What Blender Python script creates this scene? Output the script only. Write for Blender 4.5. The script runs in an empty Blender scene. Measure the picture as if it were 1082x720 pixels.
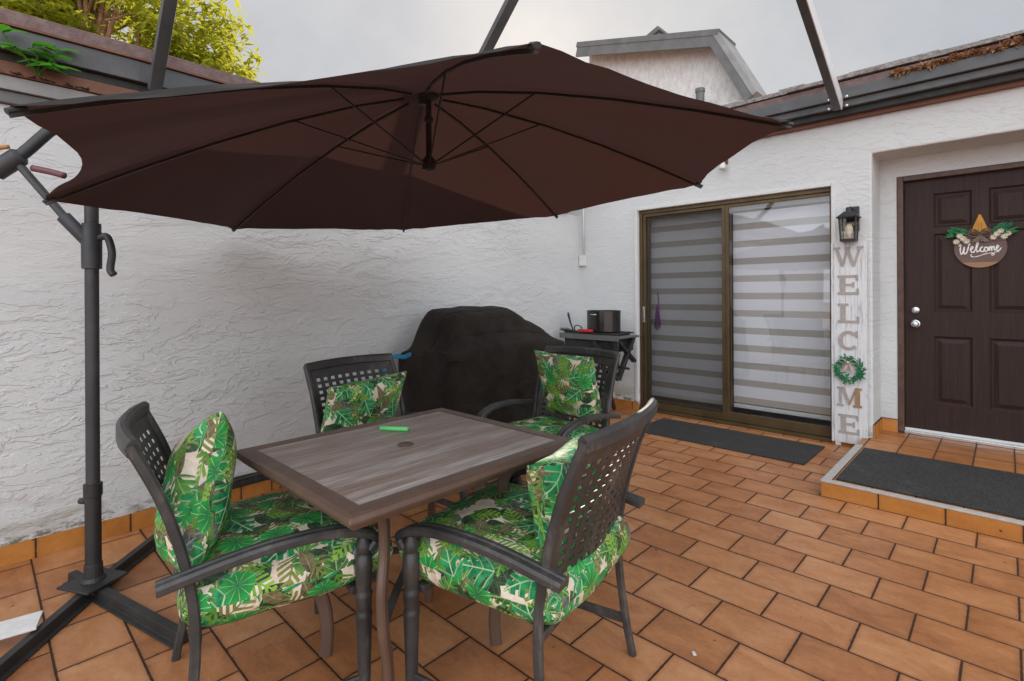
import bpy, bmesh, math, random
from mathutils import Vector, Matrix, noise
random.seed(7)
D = bpy.data
sc = bpy.context.scene
C = sc.collection
R_ = math.radians
PI = math.pi

# ------------------------------------------------------------------ camera, sky, sun, exposure
cam_d = D.cameras.new('camera')
cam = D.objects.new('camera', cam_d)
C.objects.link(cam)
cam.location = (0, 0, 1.25)
cam.rotation_euler = (Matrix.Rotation(R_(43.8), 4, 'Z') @ Matrix.Rotation(R_(90), 4, 'X') @ Matrix.Rotation(R_(-0.3), 4, 'Z')).to_euler()
cam_d.sensor_width = 36
cam_d.lens = 546.1 / 1082 * 36
cam_d.shift_y = -50.0 / 1082
cam_d.clip_start = 0.02
cam_d.clip_end = 400
sc.camera = cam

SUN_EL, SUN_AZ = R_(25.8), math.atan2(0.678, -0.592)      # direction towards the sun
w = D.worlds.new('World'); sc.world = w; w.use_nodes = True
wt = w.node_tree; wt.nodes.clear()
w_out = wt.nodes.new('ShaderNodeOutputWorld')
w_bg = wt.nodes.new('ShaderNodeBackground'); w_bg.inputs['Strength'].default_value = 0.1
sky = wt.nodes.new('ShaderNodeTexSky'); sky.sky_type = 'NISHITA'; sky.sun_disc = False
sky.sun_elevation = SUN_EL
sky.sun_rotation = R_(90) - SUN_AZ
sky.air_density = 1.0; sky.dust_density = 3.0; sky.ozone_density = 1.0
w_mix = wt.nodes.new('ShaderNodeMix'); w_mix.data_type = 'RGBA'
w_mix.inputs['Factor'].default_value = 0.94                 # thin bright overcast over the clear sky
w_tc = wt.nodes.new('ShaderNodeTexCoord')
w_n = wt.nodes.new('ShaderNodeTexNoise'); w_n.inputs['Scale'].default_value = 2.6; w_n.inputs['Detail'].default_value = 7; w_n.inputs['Roughness'].default_value = 0.6
w_r = wt.nodes.new('ShaderNodeValToRGB')
w_r.color_ramp.elements[0].position = 0.3; w_r.color_ramp.elements[0].color = (3.9, 4.12, 4.6, 1)
w_r.color_ramp.elements[1].position = 0.7; w_r.color_ramp.elements[1].color = (5.5, 5.55, 5.6, 1)
wt.links.new(w_tc.outputs['Generated'], w_n.inputs['Vector'])
wt.links.new(w_n.outputs['Fac'], w_r.inputs['Fac'])
wt.links.new(sky.outputs['Color'], w_mix.inputs['A'])
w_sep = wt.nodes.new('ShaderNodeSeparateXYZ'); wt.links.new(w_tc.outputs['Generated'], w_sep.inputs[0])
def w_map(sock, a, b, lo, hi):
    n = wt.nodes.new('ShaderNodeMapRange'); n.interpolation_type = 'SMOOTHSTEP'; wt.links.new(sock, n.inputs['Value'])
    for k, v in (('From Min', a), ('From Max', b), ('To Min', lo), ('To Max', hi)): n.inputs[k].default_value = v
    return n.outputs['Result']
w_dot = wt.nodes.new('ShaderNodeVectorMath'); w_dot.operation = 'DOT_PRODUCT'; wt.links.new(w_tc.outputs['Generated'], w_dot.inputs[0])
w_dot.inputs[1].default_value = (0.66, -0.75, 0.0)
# sky brightness added overhead and behind the camera to fill the patio with light
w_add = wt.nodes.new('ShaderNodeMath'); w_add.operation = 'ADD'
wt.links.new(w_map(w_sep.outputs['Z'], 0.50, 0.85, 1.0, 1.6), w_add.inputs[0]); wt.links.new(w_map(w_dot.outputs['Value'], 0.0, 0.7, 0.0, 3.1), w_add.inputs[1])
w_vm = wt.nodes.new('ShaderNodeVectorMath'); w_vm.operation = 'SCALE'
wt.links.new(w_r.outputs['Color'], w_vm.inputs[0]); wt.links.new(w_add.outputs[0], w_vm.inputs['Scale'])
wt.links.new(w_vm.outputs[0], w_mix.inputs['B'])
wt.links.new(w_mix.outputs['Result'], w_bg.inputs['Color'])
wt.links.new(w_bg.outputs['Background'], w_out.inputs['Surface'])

sun_d = D.lights.new('sun', 'SUN'); sun_d.energy = 4.5; sun_d.angle = R_(0.6); sun_d.color = (1.0, 0.9, 0.76)
sun = D.objects.new('sun', sun_d); C.objects.link(sun)
sdir = Vector((-0.592, 0.678, 0.436)).normalized()
sun.rotation_euler = sdir.to_track_quat('Z', 'Y').to_euler()
sun.location = sdir * 30

sc.view_settings.view_transform = 'Standard'
sc.view_settings.look = 'None'
sc.view_settings.gamma = 1.0
sc.view_settings.use_curve_mapping = False
sc.view_settings.exposure = 0.22
sc.render.engine = 'CYCLES'

# ------------------------------------------------------------------ node helpers
class S:
    """a node socket one can calculate with"""
    def __init__(s, t, o): s.t, s.o = t, o
    def m(s, op, *a):
        n = s.t.nodes.new('ShaderNodeMath'); n.operation = op
        for i, v in enumerate((s,) + a):
            if isinstance(v, S): s.t.links.new(v.o, n.inputs[i])
            else: n.inputs[i].default_value = v
        return S(s.t, n.outputs[0])
    def __add__(s, b): return s.m('ADD', b)
    __radd__ = __add__
    def __sub__(s, b): return s.m('SUBTRACT', b)
    def __rsub__(s, b): return (s * -1.0) + b
    def __mul__(s, b): return s.m('MULTIPLY', b)
    __rmul__ = __mul__
    def __truediv__(s, b): return s.m('DIVIDE', b)
    def sin(s): return s.m('SINE')
    def cos(s): return s.m('COSINE')
    def abs(s): return s.m('ABSOLUTE')
    def floor(s): return s.m('FLOOR')
    def mod(s, b): return s.m('FLOORED_MODULO', b)
    def gt(s, b): return s.m('GREATER_THAN', b)
    def lt(s, b): return s.m('LESS_THAN', b)
    def mx(s, b): return s.m('MAXIMUM', b)
    def mn(s, b): return s.m('MINIMUM', b)
    def pw(s, b): return s.m('POWER', b)
    def sst(s, a, b):                                      # smooth step
        n = s.t.nodes.new('ShaderNodeMapRange'); n.interpolation_type = 'SMOOTHSTEP'
        s.t.links.new(s.o, n.inputs['Value'])
        n.inputs['From Min'].default_value = a; n.inputs['From Max'].default_value = b
        return S(s.t, n.outputs['Result'])

class Mat:
    def __init__(s, name, rough=0.6, metal=0.0, col=(0.5, 0.5, 0.5), spec=0.5):
        s.m = D.materials.new(name); s.m.use_nodes = True
        s.t = s.m.node_tree
        s.b = s.t.nodes['Principled BSDF']; s.out = s.t.nodes['Material Output']
        s.b.inputs['Roughness'].default_value = rough
        s.b.inputs['Metallic'].default_value = metal
        s.b.inputs['Base Color'].default_value = (*col, 1)
        s.b.inputs['Specular IOR Level'].default_value = spec
    def n(s, k): return s.t.nodes.new(k)
    def l(s, a, b):
        s.t.links.new(a.o if isinstance(a, S) else a, b)
    def coord(s, kind='Object'):
        n = s.n('ShaderNodeTexCoord'); return n.outputs[kind]
    def xyz(s, v):
        n = s.n('ShaderNodeSeparateXYZ'); s.l(v, n.inputs[0])
        return [S(s.t, n.outputs[i]) for i in range(3)]
    def comb(s, x, y, z=0.0):
        n = s.n('ShaderNodeCombineXYZ')
        for i, v in enumerate((x, y, z)):
            if isinstance(v, S): s.l(v, n.inputs[i])
            else: n.inputs[i].default_value = v
        return n.outputs[0]
    def scale(s, v, sx, sy, sz):
        n = s.n('ShaderNodeMapping'); s.l(v, n.inputs['Vector']); n.inputs['Scale'].default_value = (sx, sy, sz)
        return n.outputs[0]
    def noise(s, v, scale, detail=4, rough=0.55, dist=0.0):
        n = s.n('ShaderNodeTexNoise'); s.l(v, n.inputs['Vector'])
        n.inputs['Scale'].default_value = scale; n.inputs['Detail'].default_value = detail
        n.inputs['Roughness'].default_value = rough; n.inputs['Distortion'].default_value = dist
        return S(s.t, n.outputs['Fac'])
    def white(s, v):
        n = s.n('ShaderNodeTexWhiteNoise'); n.noise_dimensions = '3D'; s.l(v, n.inputs['Vector'])
        return S(s.t, n.outputs['Value'])
    def ramp(s, f, stops):
        n = s.n('ShaderNodeValToRGB'); s.l(f, n.inputs['Fac']); cr = n.color_ramp
        while len(cr.elements) < len(stops): cr.elements.new(0.5)
        for e, (p, c) in zip(cr.elements, stops):
            e.position = p; e.color = (*c, 1) if len(c) == 3 else c
        return n.outputs['Color']
    def mix(s, f, a, b):
        n = s.n('ShaderNodeMix'); n.data_type = 'RGBA'
        for v, k in ((f, 'Factor'), (a, 'A'), (b, 'B')):
            if isinstance(v, (tuple, list)): n.inputs[k].default_value = (*v, 1)
            elif isinstance(v, float): n.inputs[k].default_value = v
            else: s.l(v, n.inputs[k])
        return n.outputs['Result']
    def base(s, c): s.l(c, s.b.inputs['Base Color'])
    def rough(s, f): s.l(f, s.b.inputs['Roughness'])
    def bump(s, h, dist=0.01, strength=1.0):
        n = s.n('ShaderNodeBump'); s.l(h, n.inputs['Height'])
        n.inputs['Distance'].default_value = dist; n.inputs['Strength'].default_value = strength
        s.l(n.outputs['Normal'], s.b.inputs['Normal'])

def mottled(name, c1, c2, rough=0.6, scale=8, metal=0.0, bump=0.0, bscale=60, spec=0.5):
    m = Mat(name, rough, metal, c1, spec)
    v = m.coord()
    f = m.noise(v, scale, 6, 0.62)
    m.base(m.ramp(f, [(0.3, c1), (0.7, c2)]))
    r = m.noise(v, scale * 2.3, 3)
    m.rough(r * 0.25 + (rough - 0.12))
    if bump: m.bump(m.noise(v, bscale, 3), bump)
    return m.m

# ------------------------------------------------------------------ mesh helpers
def obj(name, bm, mat, parent=None, smooth=False, bevel=0.0, angle=None):
    me = D.meshes.new(name)
    bmesh.ops.recalc_face_normals(bm, faces=bm.faces)
    bm.to_mesh(me); bm.free()
    o = D.objects.new(name, me); C.objects.link(o)
    if mat: me.materials.append(mat)
    if smooth:
        for p in me.polygons: p.use_smooth = True
        if angle is not None: me.set_sharp_from_angle(angle=R_(angle))
    if parent: o.parent = parent
    if bevel:
        b = o.modifiers.new('bevel', 'BEVEL'); b.width = bevel; b.segments = 2; b.limit_method = 'ANGLE'; b.angle_limit = R_(40)
    return o
def tag(o, label=None, cat=None, group=None, kind=None):
    if label: o['label'] = label
    if cat: o['category'] = cat
    if group: o['group'] = group
    if kind: o['kind'] = kind
    return o
def thing(name, label, cat, loc=(0, 0, 0), rz=0.0, group=None):
    o = D.objects.new(name, None); C.objects.link(o); o.empty_display_size = 0.1
    o.location = loc; o.rotation_euler = (0, 0, rz)
    return tag(o, label, cat, group)
def B(): return bmesh.new()
def box(bm, x0, x1, y0, y1, z0, z1, mtx=None):
    vs = [bm.verts.new(v) for v in ((x0, y0, z0), (x1, y0, z0), (x1, y1, z0), (x0, y1, z0), (x0, y0, z1), (x1, y0, z1), (x1, y1, z1), (x0, y1, z1))]
    for f in ((0, 3, 2, 1), (4, 5, 6, 7), (0, 1, 5, 4), (1, 2, 6, 5), (2, 3, 7, 6), (3, 0, 4, 7)):
        bm.faces.new([vs[i] for i in f])
    if mtx is not None:
        for v in vs: v.co = mtx @ v.co
    return bm
def circ(r, n=10): return [(r * math.cos(2 * PI * i / n), r * math.sin(2 * PI * i / n)) for i in range(n)]
def rect(a, b): return [(-a / 2, -b / 2), (a / 2, -b / 2), (a / 2, b / 2), (-a / 2, b / 2)]
def rrect(a, b, c):
    a, b = a / 2, b / 2
    return [(-a + c, -b), (a - c, -b), (a, -b + c), (a, b - c), (a - c, b), (-a + c, b), (-a, b - c), (-a, -b + c)]
def sweep(bm, pts, prof, up=(0, 0, 1), scales=None, caps=True):
    pts = [Vector(p) for p in pts]; up = Vector(up); rings = []
    for i, p in enumerate(pts):
        t = (pts[min(i + 1, len(pts) - 1)] - pts[max(i - 1, 0)]).normalized()
        s = t.cross(up)
        if s.length < 1e-4: s = t.cross(Vector((1, 0, 0)))
        s.normalize(); u = s.cross(t).normalized()
        k = scales[i] if scales else 1.0
        rings.append([bm.verts.new(p + s * a * k + u * b * k) for a, b in prof])
    n = len(prof)
    for a, b in zip(rings, rings[1:]):
        for i in range(n): bm.faces.new((a[i], a[(i + 1) % n], b[(i + 1) % n], b[i]))
    if caps:
        bm.faces.new(rings[0][::-1]); bm.faces.new(rings[-1])
    return bm
def tube(bm, pts, r, n=10, scales=None): return sweep(bm, pts, circ(r, n), scales=scales)
def smooth_path(pts, k=6):
    """Catmull-Rom through the points"""
    P = [Vector(p) for p in pts]; P = [P[0] * 2 - P[1]] + P + [P[-1] * 2 - P[-2]]; out = []
    for i in range(1, len(P) - 2):
        for j in range(k):
            t = j / k; a, b, c, d = P[i - 1], P[i], P[i + 1], P[i + 2]
            out.append(0.5 * ((2 * b) + (c - a) * t + (2 * a - 5 * b + 4 * c - d) * t * t + (3 * b - a - 3 * c + d) * t ** 3))
    out.append(P[-2]); return out
def lathe(bm, prof, c=(0, 0, 0), n=16, axis='z'):
    rings = []
    for r, z in prof:
        ring = []
        for i in range(n):
            a = 2 * PI * i / n; x, y = r * math.cos(a), r * math.sin(a)
            v = (x, y, z) if axis == 'z' else (x, z, y) if axis == 'y' else (z, x, y)
            ring.append(bm.verts.new(Vector(c) + Vector(v)))
        rings.append(ring)
    for a, b in zip(rings, rings[1:]):
        for i in range(n): bm.faces.new((a[i], a[(i + 1) % n], b[(i + 1) % n], b[i]))
    bm.faces.new(rings[0][::-1]); bm.faces.new(rings[-1])
    return bm
def wall_sheet(bm, axis, p, th, us, zs, solid):
    """wall of thickness th with openings; us/zs cut lines, solid(i,j) tells which cells are filled"""
    def P(u, q, z): return (u, q, z) if axis == 'y' else (q, u, z)
    nu, nz = len(us) - 1, len(zs) - 1; vc = {}
    def V(i, j, k):
        if (i, j, k) not in vc: vc[(i, j, k)] = bm.verts.new(P(us[i], p + th * k, zs[j]))
        return vc[(i, j, k)]
    S_ = lambda i, j: 0 <= i < nu and 0 <= j < nz and solid(i, j)
    for i in range(nu):
        for j in range(nz):
            if not S_(i, j): continue
            for k in (0, 1): bm.faces.new((V(i, j, k), V(i + 1, j, k), V(i + 1, j + 1, k), V(i, j + 1, k)))
            for di, dj, e in ((-1, 0, ((i, j), (i, j + 1))), (1, 0, ((i + 1, j), (i + 1, j + 1))), (0, -1, ((i, j), (i + 1, j))), (0, 1, ((i, j + 1), (i + 1, j + 1)))):
                if not S_(i + di, j + dj):
                    (a, b), (c, d) = e
                    bm.faces.new((V(a, b, 0), V(c, d, 0), V(c, d, 1), V(a, b, 1)))
    return bm
def dup(root, loc, rz, label=None):
    def cp(o, parent):
        c = o.copy(); C.objects.link(c)
        if parent: c.parent = parent
        for ch in list(o.children): cp(ch, c)
        return c
    r = cp(root, None); r.location = loc; r.rotation_euler = (0, 0, rz)
    if label: r['label'] = label
    return r

# ------------------------------------------------------------------ materials
TL, TW, TX0, TY0 = 0.2889, 0.2125, -1.7056, 3.161            # floor tile length, width and origin
def tile_material(name, L, W, x0, y0, bond, c_lo, c_mid, c_hi, grout, gw=0.0031, swap=None):
    m = Mat(name, 0.45, spec=0.4)
    v = m.coord()
    x, y, z = m.xyz(v)
    if swap == 'xz': y = z
    if swap == 'yz': x, y = y, z
    row = ((y - y0) / W).floor()
    fv = ((y - y0) / W) - row
    uu = (x - x0) / L + (row.abs().mod(2.0) * 0.5 if bond else 0.0)
    col = uu.floor(); fu = uu - col
    wob = (m.noise(v, 45, 2) - 0.5) * 0.003
    du = (0.5 - (fu - 0.5).abs()) * L; dv = (0.5 - (fv - 0.5).abs()) * W
    d = du.mn(dv) + wob
    face = d.sst(gw - 0.0012, gw + 0.0018)
    idv = m.comb(col, row, 3.0)
    rnd = m.white(idv)
    # clay mottling, streaked along the tile
    st = m.n('ShaderNodeVectorMath'); st.operation = 'ADD'
    wn = m.n('ShaderNodeTexWhiteNoise'); m.l(idv, wn.inputs['Vector'])
    m.l(v, st.inputs[0]); m.l(wn.outputs['Color'], st.inputs[1])
    sv = m.scale(st.outputs[0], 0.55, 1.0, 1.0)
    a = m.noise(sv, 9, 7, 0.68, 0.4); b = m.noise(st.outputs[0], 55, 4, 0.7)
    f = a * 0.75 + b * 0.25 + (rnd - 0.5) * 0.19
    c = m.ramp(f, [(0.30, c_lo), (0.50, c_mid), (0.72, c_hi)])
    # colour darkens towards the tile edges; dirt smudges of use
    rim = d.sst(0.0, 0.022)
    c = m.mix(rim * 0.55 + 0.45, m.mix(0.75, c, tuple(k * 0.72 for k in c_lo)), c)
    spot = m.noise(v, 3.1, 5, 0.7).sst(0.60, 0.74)
    c = m.mix(spot * 0.35, c, tuple(k * 0.6 for k in c_lo))
    # scuffs, spilled drops and pale grit
    sc1 = m.noise(m.scale(v, 1.0, 2.6, 1.0), 17, 5, 0.75, 0.6).sst(0.63, 0.72)
    c = m.mix(sc1 * 0.30, c, tuple(min(1, k * 1.35 + 0.05) for k in c_mid))
    blot = m.noise(v, 6.5, 6, 0.75, 0.8).sst(0.62, 0.70)
    c = m.mix(blot * 0.38, c, tuple(k * 0.45 for k in c_lo))
    grit = m.noise(v, 210, 2, 0.5).sst(0.745, 0.775)
    c = m.mix(grit * 0.55, c, (0.50, 0.44, 0.36))
    drop = m.noise(v, 23, 1, 0.4).sst(0.775, 0.79)
    c = m.mix(drop * 0.8, c, (0.07, 0.022, 0.008))
    face = face * (1.0 - m.noise(v, 38, 3, 0.6).sst(0.62, 0.70) * d.sst(0.013, 0.004) * 0.8)   # chipped arrises
    gn = m.noise(v, 70, 3)
    gc = m.ramp(gn, [(0.3, tuple(k * 0.7 for k in grout)), (0.7, tuple(k * 1.4 for k in grout))])
    m.base(m.mix(face, gc, c))
    m.rough(0.86 - face * (0.36 + a * 0.24))
    m.bump(face * 1.0 + b * 0.06 + a * 0.10, 0.003)
    return m.m
M = {}
M['tile'] = tile_material('terracotta_floor_tile', TL, TW, TX0, TY0, True, (0.29, 0.108, 0.038), (0.43, 0.180, 0.070), (0.56, 0.280, 0.130), (0.050, 0.018, 0.007))
M['tile_porch'] = tile_material('terracotta_porch_tile', 0.2035, 0.29, -0.5795, 4.535, False, (0.28, 0.10, 0.032), (0.41, 0.165, 0.052), (0.53, 0.24, 0.085), (0.06, 0.024, 0.01))
OR = ((0.36, 0.135, 0.028), (0.46, 0.185, 0.040), (0.54, 0.235, 0.06), (0.05, 0.02, 0.008))
M['skirt_x'] = tile_material('orange_skirting_tile', 0.296, 0.4, -0.54, -0.2, False, *OR, swap='xz')
M['skirt_y'] = tile_material('orange_skirting_tile_side', 0.185, 0.4, 0.203, -0.2, False, *OR, swap='yz')

def stucco(name, axis, heavy):
    m = Mat(name, 0.85, spec=0.25)
    v = m.coord(); x, y, z = m.xyz(v)
    h = y if axis == 'x' else x
    p = m.comb(h * 0.52, z * 1.3, 0.3)
    if heavy:
        n1 = m.noise(p, 8.0, 4, 0.55, 0.5); n2 = m.noise(p, 19, 3, 0.55, 0.4)
        fine = m.noise(v, 95, 4, 0.65)
        # trowelled skips: plateaus with sharp edges
        hgt = n1.sst(0.44, 0.47) * 0.45 + n1.sst(0.54, 0.565) * 0.45 + n2.sst(0.55, 0.58) * 0.30 + n2 * 0.35 + fine * 0.30
        patch = m.noise(p, 1.1, 3).sst(0.36, 0.66) * 0.75 + 0.25
        m.bump(hgt * patch + fine * 0.1, 0.0068)
    else:
        n1 = m.noise(p, 16, 4, 0.6, 1.0); fine = m.noise(v, 160, 3, 0.6)
        hgt = n1.sst(0.50, 0.56) * 0.3 + m.noise(p, 40, 4, 0.65) * 0.5 + fine * 0.25
        m.bump(hgt, 0.0048)
    tone = m.noise(p, 1.3, 5, 0.6)
    c = m.ramp(tone, [(0.3, (0.565, 0.58, 0.582)), (0.7, (0.655, 0.668, 0.664))])
    # grime and peeling along the foot of the wall
    foot = z.sst(0.42, 0.07) * m.noise(p, 6, 6, 0.7, 0.5).sst(0.46, 0.62)
    c = m.mix(foot * 0.7, c, (0.36, 0.32, 0.25))
    mould = z.sst(0.20, 0.08) * m.noise(p, 20, 5, 0.75).sst(0.48, 0.57)
    c = m.mix(mould * 0.85, c, (0.07, 0.06, 0.04))
    drip = m.noise(m.comb(h * 9.0, z * 0.6, 1.0), 3, 4, 0.6).sst(0.64, 0.80) * z.sst(1.5, 2.6)
    c = m.mix(drip * 0.22, c, (0.35, 0.34, 0.31))
    speck = m.noise(v, 34, 2, 0.5).sst(0.76, 0.80)
    c = m.mix(speck * 0.5, c, (0.30, 0.27, 0.22))
    m.base(c)
    return m.m
M['stucco_side'] = stucco('white_skip_trowel_stucco', 'x', True)
M['stucco_front'] = stucco('white_fine_stucco', 'y', False)
def streaked(name):
    m = Mat(name, 0.9, spec=0.2); v = m.coord(); x, y, z = m.xyz(v)
    f = m.noise(m.comb(x * 3.6, z * 1.2, y), 3.4, 8, 0.8)
    m.base(m.ramp(f, [(0.30, (0.36, 0.36, 0.36)), (0.42, (0.60, 0.60, 0.595)), (0.58, (0.74, 0.74, 0.735))]))
    m.bump(m.noise(v, 30, 4), 0.02); return m.m
M['stucco_far'] = streaked('weathered_streaked_stucco')
M['fascia_dark'] = mottled('dark_grey_metal_fascia', (0.058, 0.062, 0.066), (0.105, 0.108, 0.112), 0.5, 5, bump=0.001)
M['fascia_grey'] = mottled('grey_painted_trim', (0.10, 0.10, 0.10), (0.15, 0.15, 0.148), 0.6, 5)
M['fascia_light'] = mottled('pale_grey_trim', (0.22, 0.225, 0.225), (0.32, 0.32, 0.315), 0.6, 5)
M['board_brown'] = mottled('brown_painted_board', (0.13, 0.052, 0.030), (0.20, 0.085, 0.05), 0.65, 7, bump=0.001)
M['shingle'] = mottled('weathered_shingle', (0.13, 0.11, 0.10), (0.38, 0.35, 0.33), 0.9, 26, bump=0.012, bscale=45)
M['shingle_purple'] = mottled('brown_shingle_edge', (0.13, 0.085, 0.08), (0.23, 0.165, 0.155), 0.9, 20, bump=0.004, bscale=80)
M['black_gap'] = mottled('black_gutter', (0.012, 0.012, 0.012), (0.025, 0.024, 0.023), 0.6, 8)
M['bar_grey'] = mottled('grey_aluminium_bar', (0.075, 0.078, 0.082), (0.12, 0.122, 0.125), 0.42, 7, 0.3)
M['bar_lit'] = mottled('painted_lit_bar_side', (0.70, 0.70, 0.69), (0.80, 0.80, 0.79), 0.4, 7, 0.2)  # near white, light on the bar's side put into the colour
M['bronze'] = mottled('bronze_anodised_frame', (0.085, 0.056, 0.026), (0.135, 0.094, 0.047), 0.42, 6, 0.45)
M['pole'] = mottled('charcoal_powder_coat', (0.034, 0.036, 0.040), (0.055, 0.057, 0.062), 0.48, 9, 0.15)
M['base_metal'] = mottled('black_base_metal', (0.018, 0.018, 0.019), (0.04, 0.038, 0.037), 0.5, 9, 0.1)
M['white_plastic'] = mottled('white_plastic', (0.62, 0.62, 0.61), (0.72, 0.72, 0.71), 0.5, 6)
M['black_plastic'] = mottled('black_plastic', (0.013, 0.013, 0.014), (0.028, 0.028, 0.03), 0.45, 10)
M['chrome'] = mottled('satin_metal', (0.55, 0.56, 0.58), (0.70, 0.70, 0.70), 0.25, 5, 0.9)
M['red_plastic'] = mottled('red_plastic', (0.45, 0.015, 0.012), (0.60, 0.03, 0.02), 0.4, 9)
M['dark_red'] = mottled('dark_red_handle', (0.11, 0.04, 0.045), (0.16, 0.06, 0.065), 0.45, 9)
M['orange'] = mottled('orange_plastic', (0.36, 0.15, 0.03), (0.45, 0.20, 0.05), 0.45, 9)
M['blue'] = mottled('blue_cloth', (0.01, 0.16, 0.34), (0.04, 0.30, 0.52), 0.8, 40)
M['green_plastic'] = mottled('bright_green_plastic', (0.10, 0.50, 0.14), (0.18, 0.62, 0.22), 0.35, 9)
M['purple'] = mottled('purple_tassel', (0.20, 0.03, 0.26), (0.34, 0.06, 0.40), 0.8, 30)
M['dirt'] = mottled('dirt', (0.03, 0.018, 0.010), (0.09, 0.05, 0.03), 0.95, 60)
M['gold_leaf'] = mottled('dry_brown_leaf', (0.22, 0.10, 0.04), (0.42, 0.24, 0.12), 0.85, 30)
M['paper'] = mottled('worn_white_paper', (0.60, 0.59, 0.58), (0.75, 0.74, 0.72), 0.8, 30)

def metal_chair():
    m = Mat('weathered_bronze_aluminium', 0.45, 0.2); v = m.coord()
    f = m.noise(v, 6, 6, 0.65); g = m.noise(m.scale(v, 1, 1, 0.25), 40, 4, 0.7)
    c = m.ramp(f, [(0.3, (0.030, 0.030, 0.031)), (0.65, (0.066, 0.063, 0.061))])
    rub = (f * 0.5 + g * 0.5).sst(0.50, 0.66)
    c = m.mix(rub * 0.5, c, (0.165, 0.145, 0.125))
    m.base(c); m.rough(g * 0.3 + 0.32); m.bump(g, 0.0008); return m.m
M['chair'] = metal_chair()
def table_wood():
    m = Mat('weathered_plank_top', 0.45, spec=0.45); v = m.coord(); x, y, z = m.xyz(v)
    pw = 0.052
    pl = ((x + 1.0) / pw).floor(); fr = (x + 1.0) / pw - pl
    rnd = m.white(m.comb(pl, 1.0, 2.0)); rn2 = m.white(m.comb(pl, 5.0, 9.0))
    g = m.noise(m.comb(x * 22.0, y * 1.6 + rnd * 9.0, 0.0), 3.0, 7, 0.7, 0.5)
    blot = m.noise(m.comb(x * 6.0, y * 1.1 + rn2 * 3.0, 0.0), 2.2, 4, 0.6)
    t = rnd * 0.26 + blot * 0.74
    c = m.ramp(t, [(0.28, (0.24, 0.165, 0.13)), (0.42, (0.31, 0.24, 0.205)), (0.55, (0.39, 0.34, 0.31)), (0.70, (0.48, 0.455, 0.435))])
    c = m.mix(g.sst(0.60, 0.34) * 0.6, c, (0.12, 0.085, 0.068))
    m.base(c); m.rough(g * 0.25 + 0.30)
    m.bump(g * 0.6, 0.0008); return m.m
M['plank'] = table_wood()
M['table_rim'] = mottled('brown_table_rim', (0.092, 0.054, 0.038), (0.135, 0.083, 0.060), 0.42, 7)
def rubber():
    m = Mat('ribbed_black_mat', 0.75, spec=0.3); v = m.coord()
    n = m.noise(v, 120, 3, 0.85); d = m.noise(v, 5, 6, 0.7)
    c = m.ramp(n, [(0.40, (0.013, 0.013, 0.013)), (0.68, (0.085, 0.084, 0.082))])
    c = m.mix(d.sst(0.52, 0.72) * 0.35, c, (0.11, 0.105, 0.10))
    m.base(c); m.bump(n, 0.004); return m.m
M['mat'] = rubber()
def cover_cloth():
    m = Mat('black_grill_cover_cloth', 0.8, spec=0.2); v = m.coord()
    f = m.noise(v, 5, 5, 0.6)
    m.base(m.ramp(f, [(0.3, (0.014, 0.0115, 0.010)), (0.7, (0.034, 0.027, 0.022))]))
    m.bump(m.noise(v, 7, 5, 0.6, 1.2) * 1.0 + m.noise(v, 420, 2) * 0.03, 0.035); return m.m
M['cover'] = cover_cloth()
def canopy_cloth():
    m = Mat('black_canopy_fabric', 0.8, spec=0.2); v = m.coord()
    f = m.noise(v, 3.5, 5, 0.6); wv = m.noise(v, 500, 2)
    c = m.ramp(f, [(0.3, (0.016, 0.015, 0.016)), (0.7, (0.024, 0.022, 0.023))])
    m.base(c); m.bump(wv * 0.05 + f * 0.4, 0.006)
    tr = m.n('ShaderNodeBsdfTranslucent'); tr.inputs['Color'].default_value = (0.125, 0.052, 0.043, 1)
    ad = m.n('ShaderNodeMixShader'); ad.inputs[0].default_value = 0.16
    m.l(m.b.outputs[0], ad.inputs[1]); m.l(tr.outputs[0], ad.inputs[2]); m.l(ad.outputs[0], m.out.inputs['Surface'])
    return m.m
M['canopy'] = canopy_cloth()
def glass_mat(name, tint, refl=1.0):
    m = Mat(name)
    tr = m.n('ShaderNodeBsdfTransparent'); tr.inputs['Color'].default_value = (*tint, 1)
    gl = m.n('ShaderNodeBsdfGlossy'); gl.inputs['Roughness'].default_value = 0.015
    fr = m.n('ShaderNodeLayerWeight'); fr.inputs['Blend'].default_value = 0.5
    v = m.coord(); bn = m.n('ShaderNodeBump'); bn.inputs['Distance'].default_value = 0.004; bn.inputs['Strength'].default_value = 0.25
    m.l(m.noise(v, 2.2, 2), bn.inputs['Height']); m.l(bn.outputs[0], gl.inputs['Normal'])
    mx = m.n('ShaderNodeMixShader')
    m.l(S(m.t, fr.outputs['Facing']).pw(5.0) * 0.90 + 0.075 * refl, mx.inputs[0]); m.l(tr.outputs[0], mx.inputs[1]); m.l(gl.outputs[0], mx.inputs[2])
    m.l(mx.outputs[0], m.out.inputs['Surface']); return m.m
M['glass'] = glass_mat('window_glass', (0.93, 0.94, 0.94))
def screen_mat():
    m = Mat('insect_screen', 0.7, 0.2, (0.055, 0.050, 0.042))
    tr = m.n('ShaderNodeBsdfTransparent')
    mx = m.n('ShaderNodeMixShader'); mx.inputs[0].default_value = 0.22
    m.l(tr.outputs[0], mx.inputs[1]); m.l(m.b.outputs[0], mx.inputs[2]); m.l(mx.outputs[0], m.out.inputs['Surface'])
    return m.m
M['screen'] = screen_mat()
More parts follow.
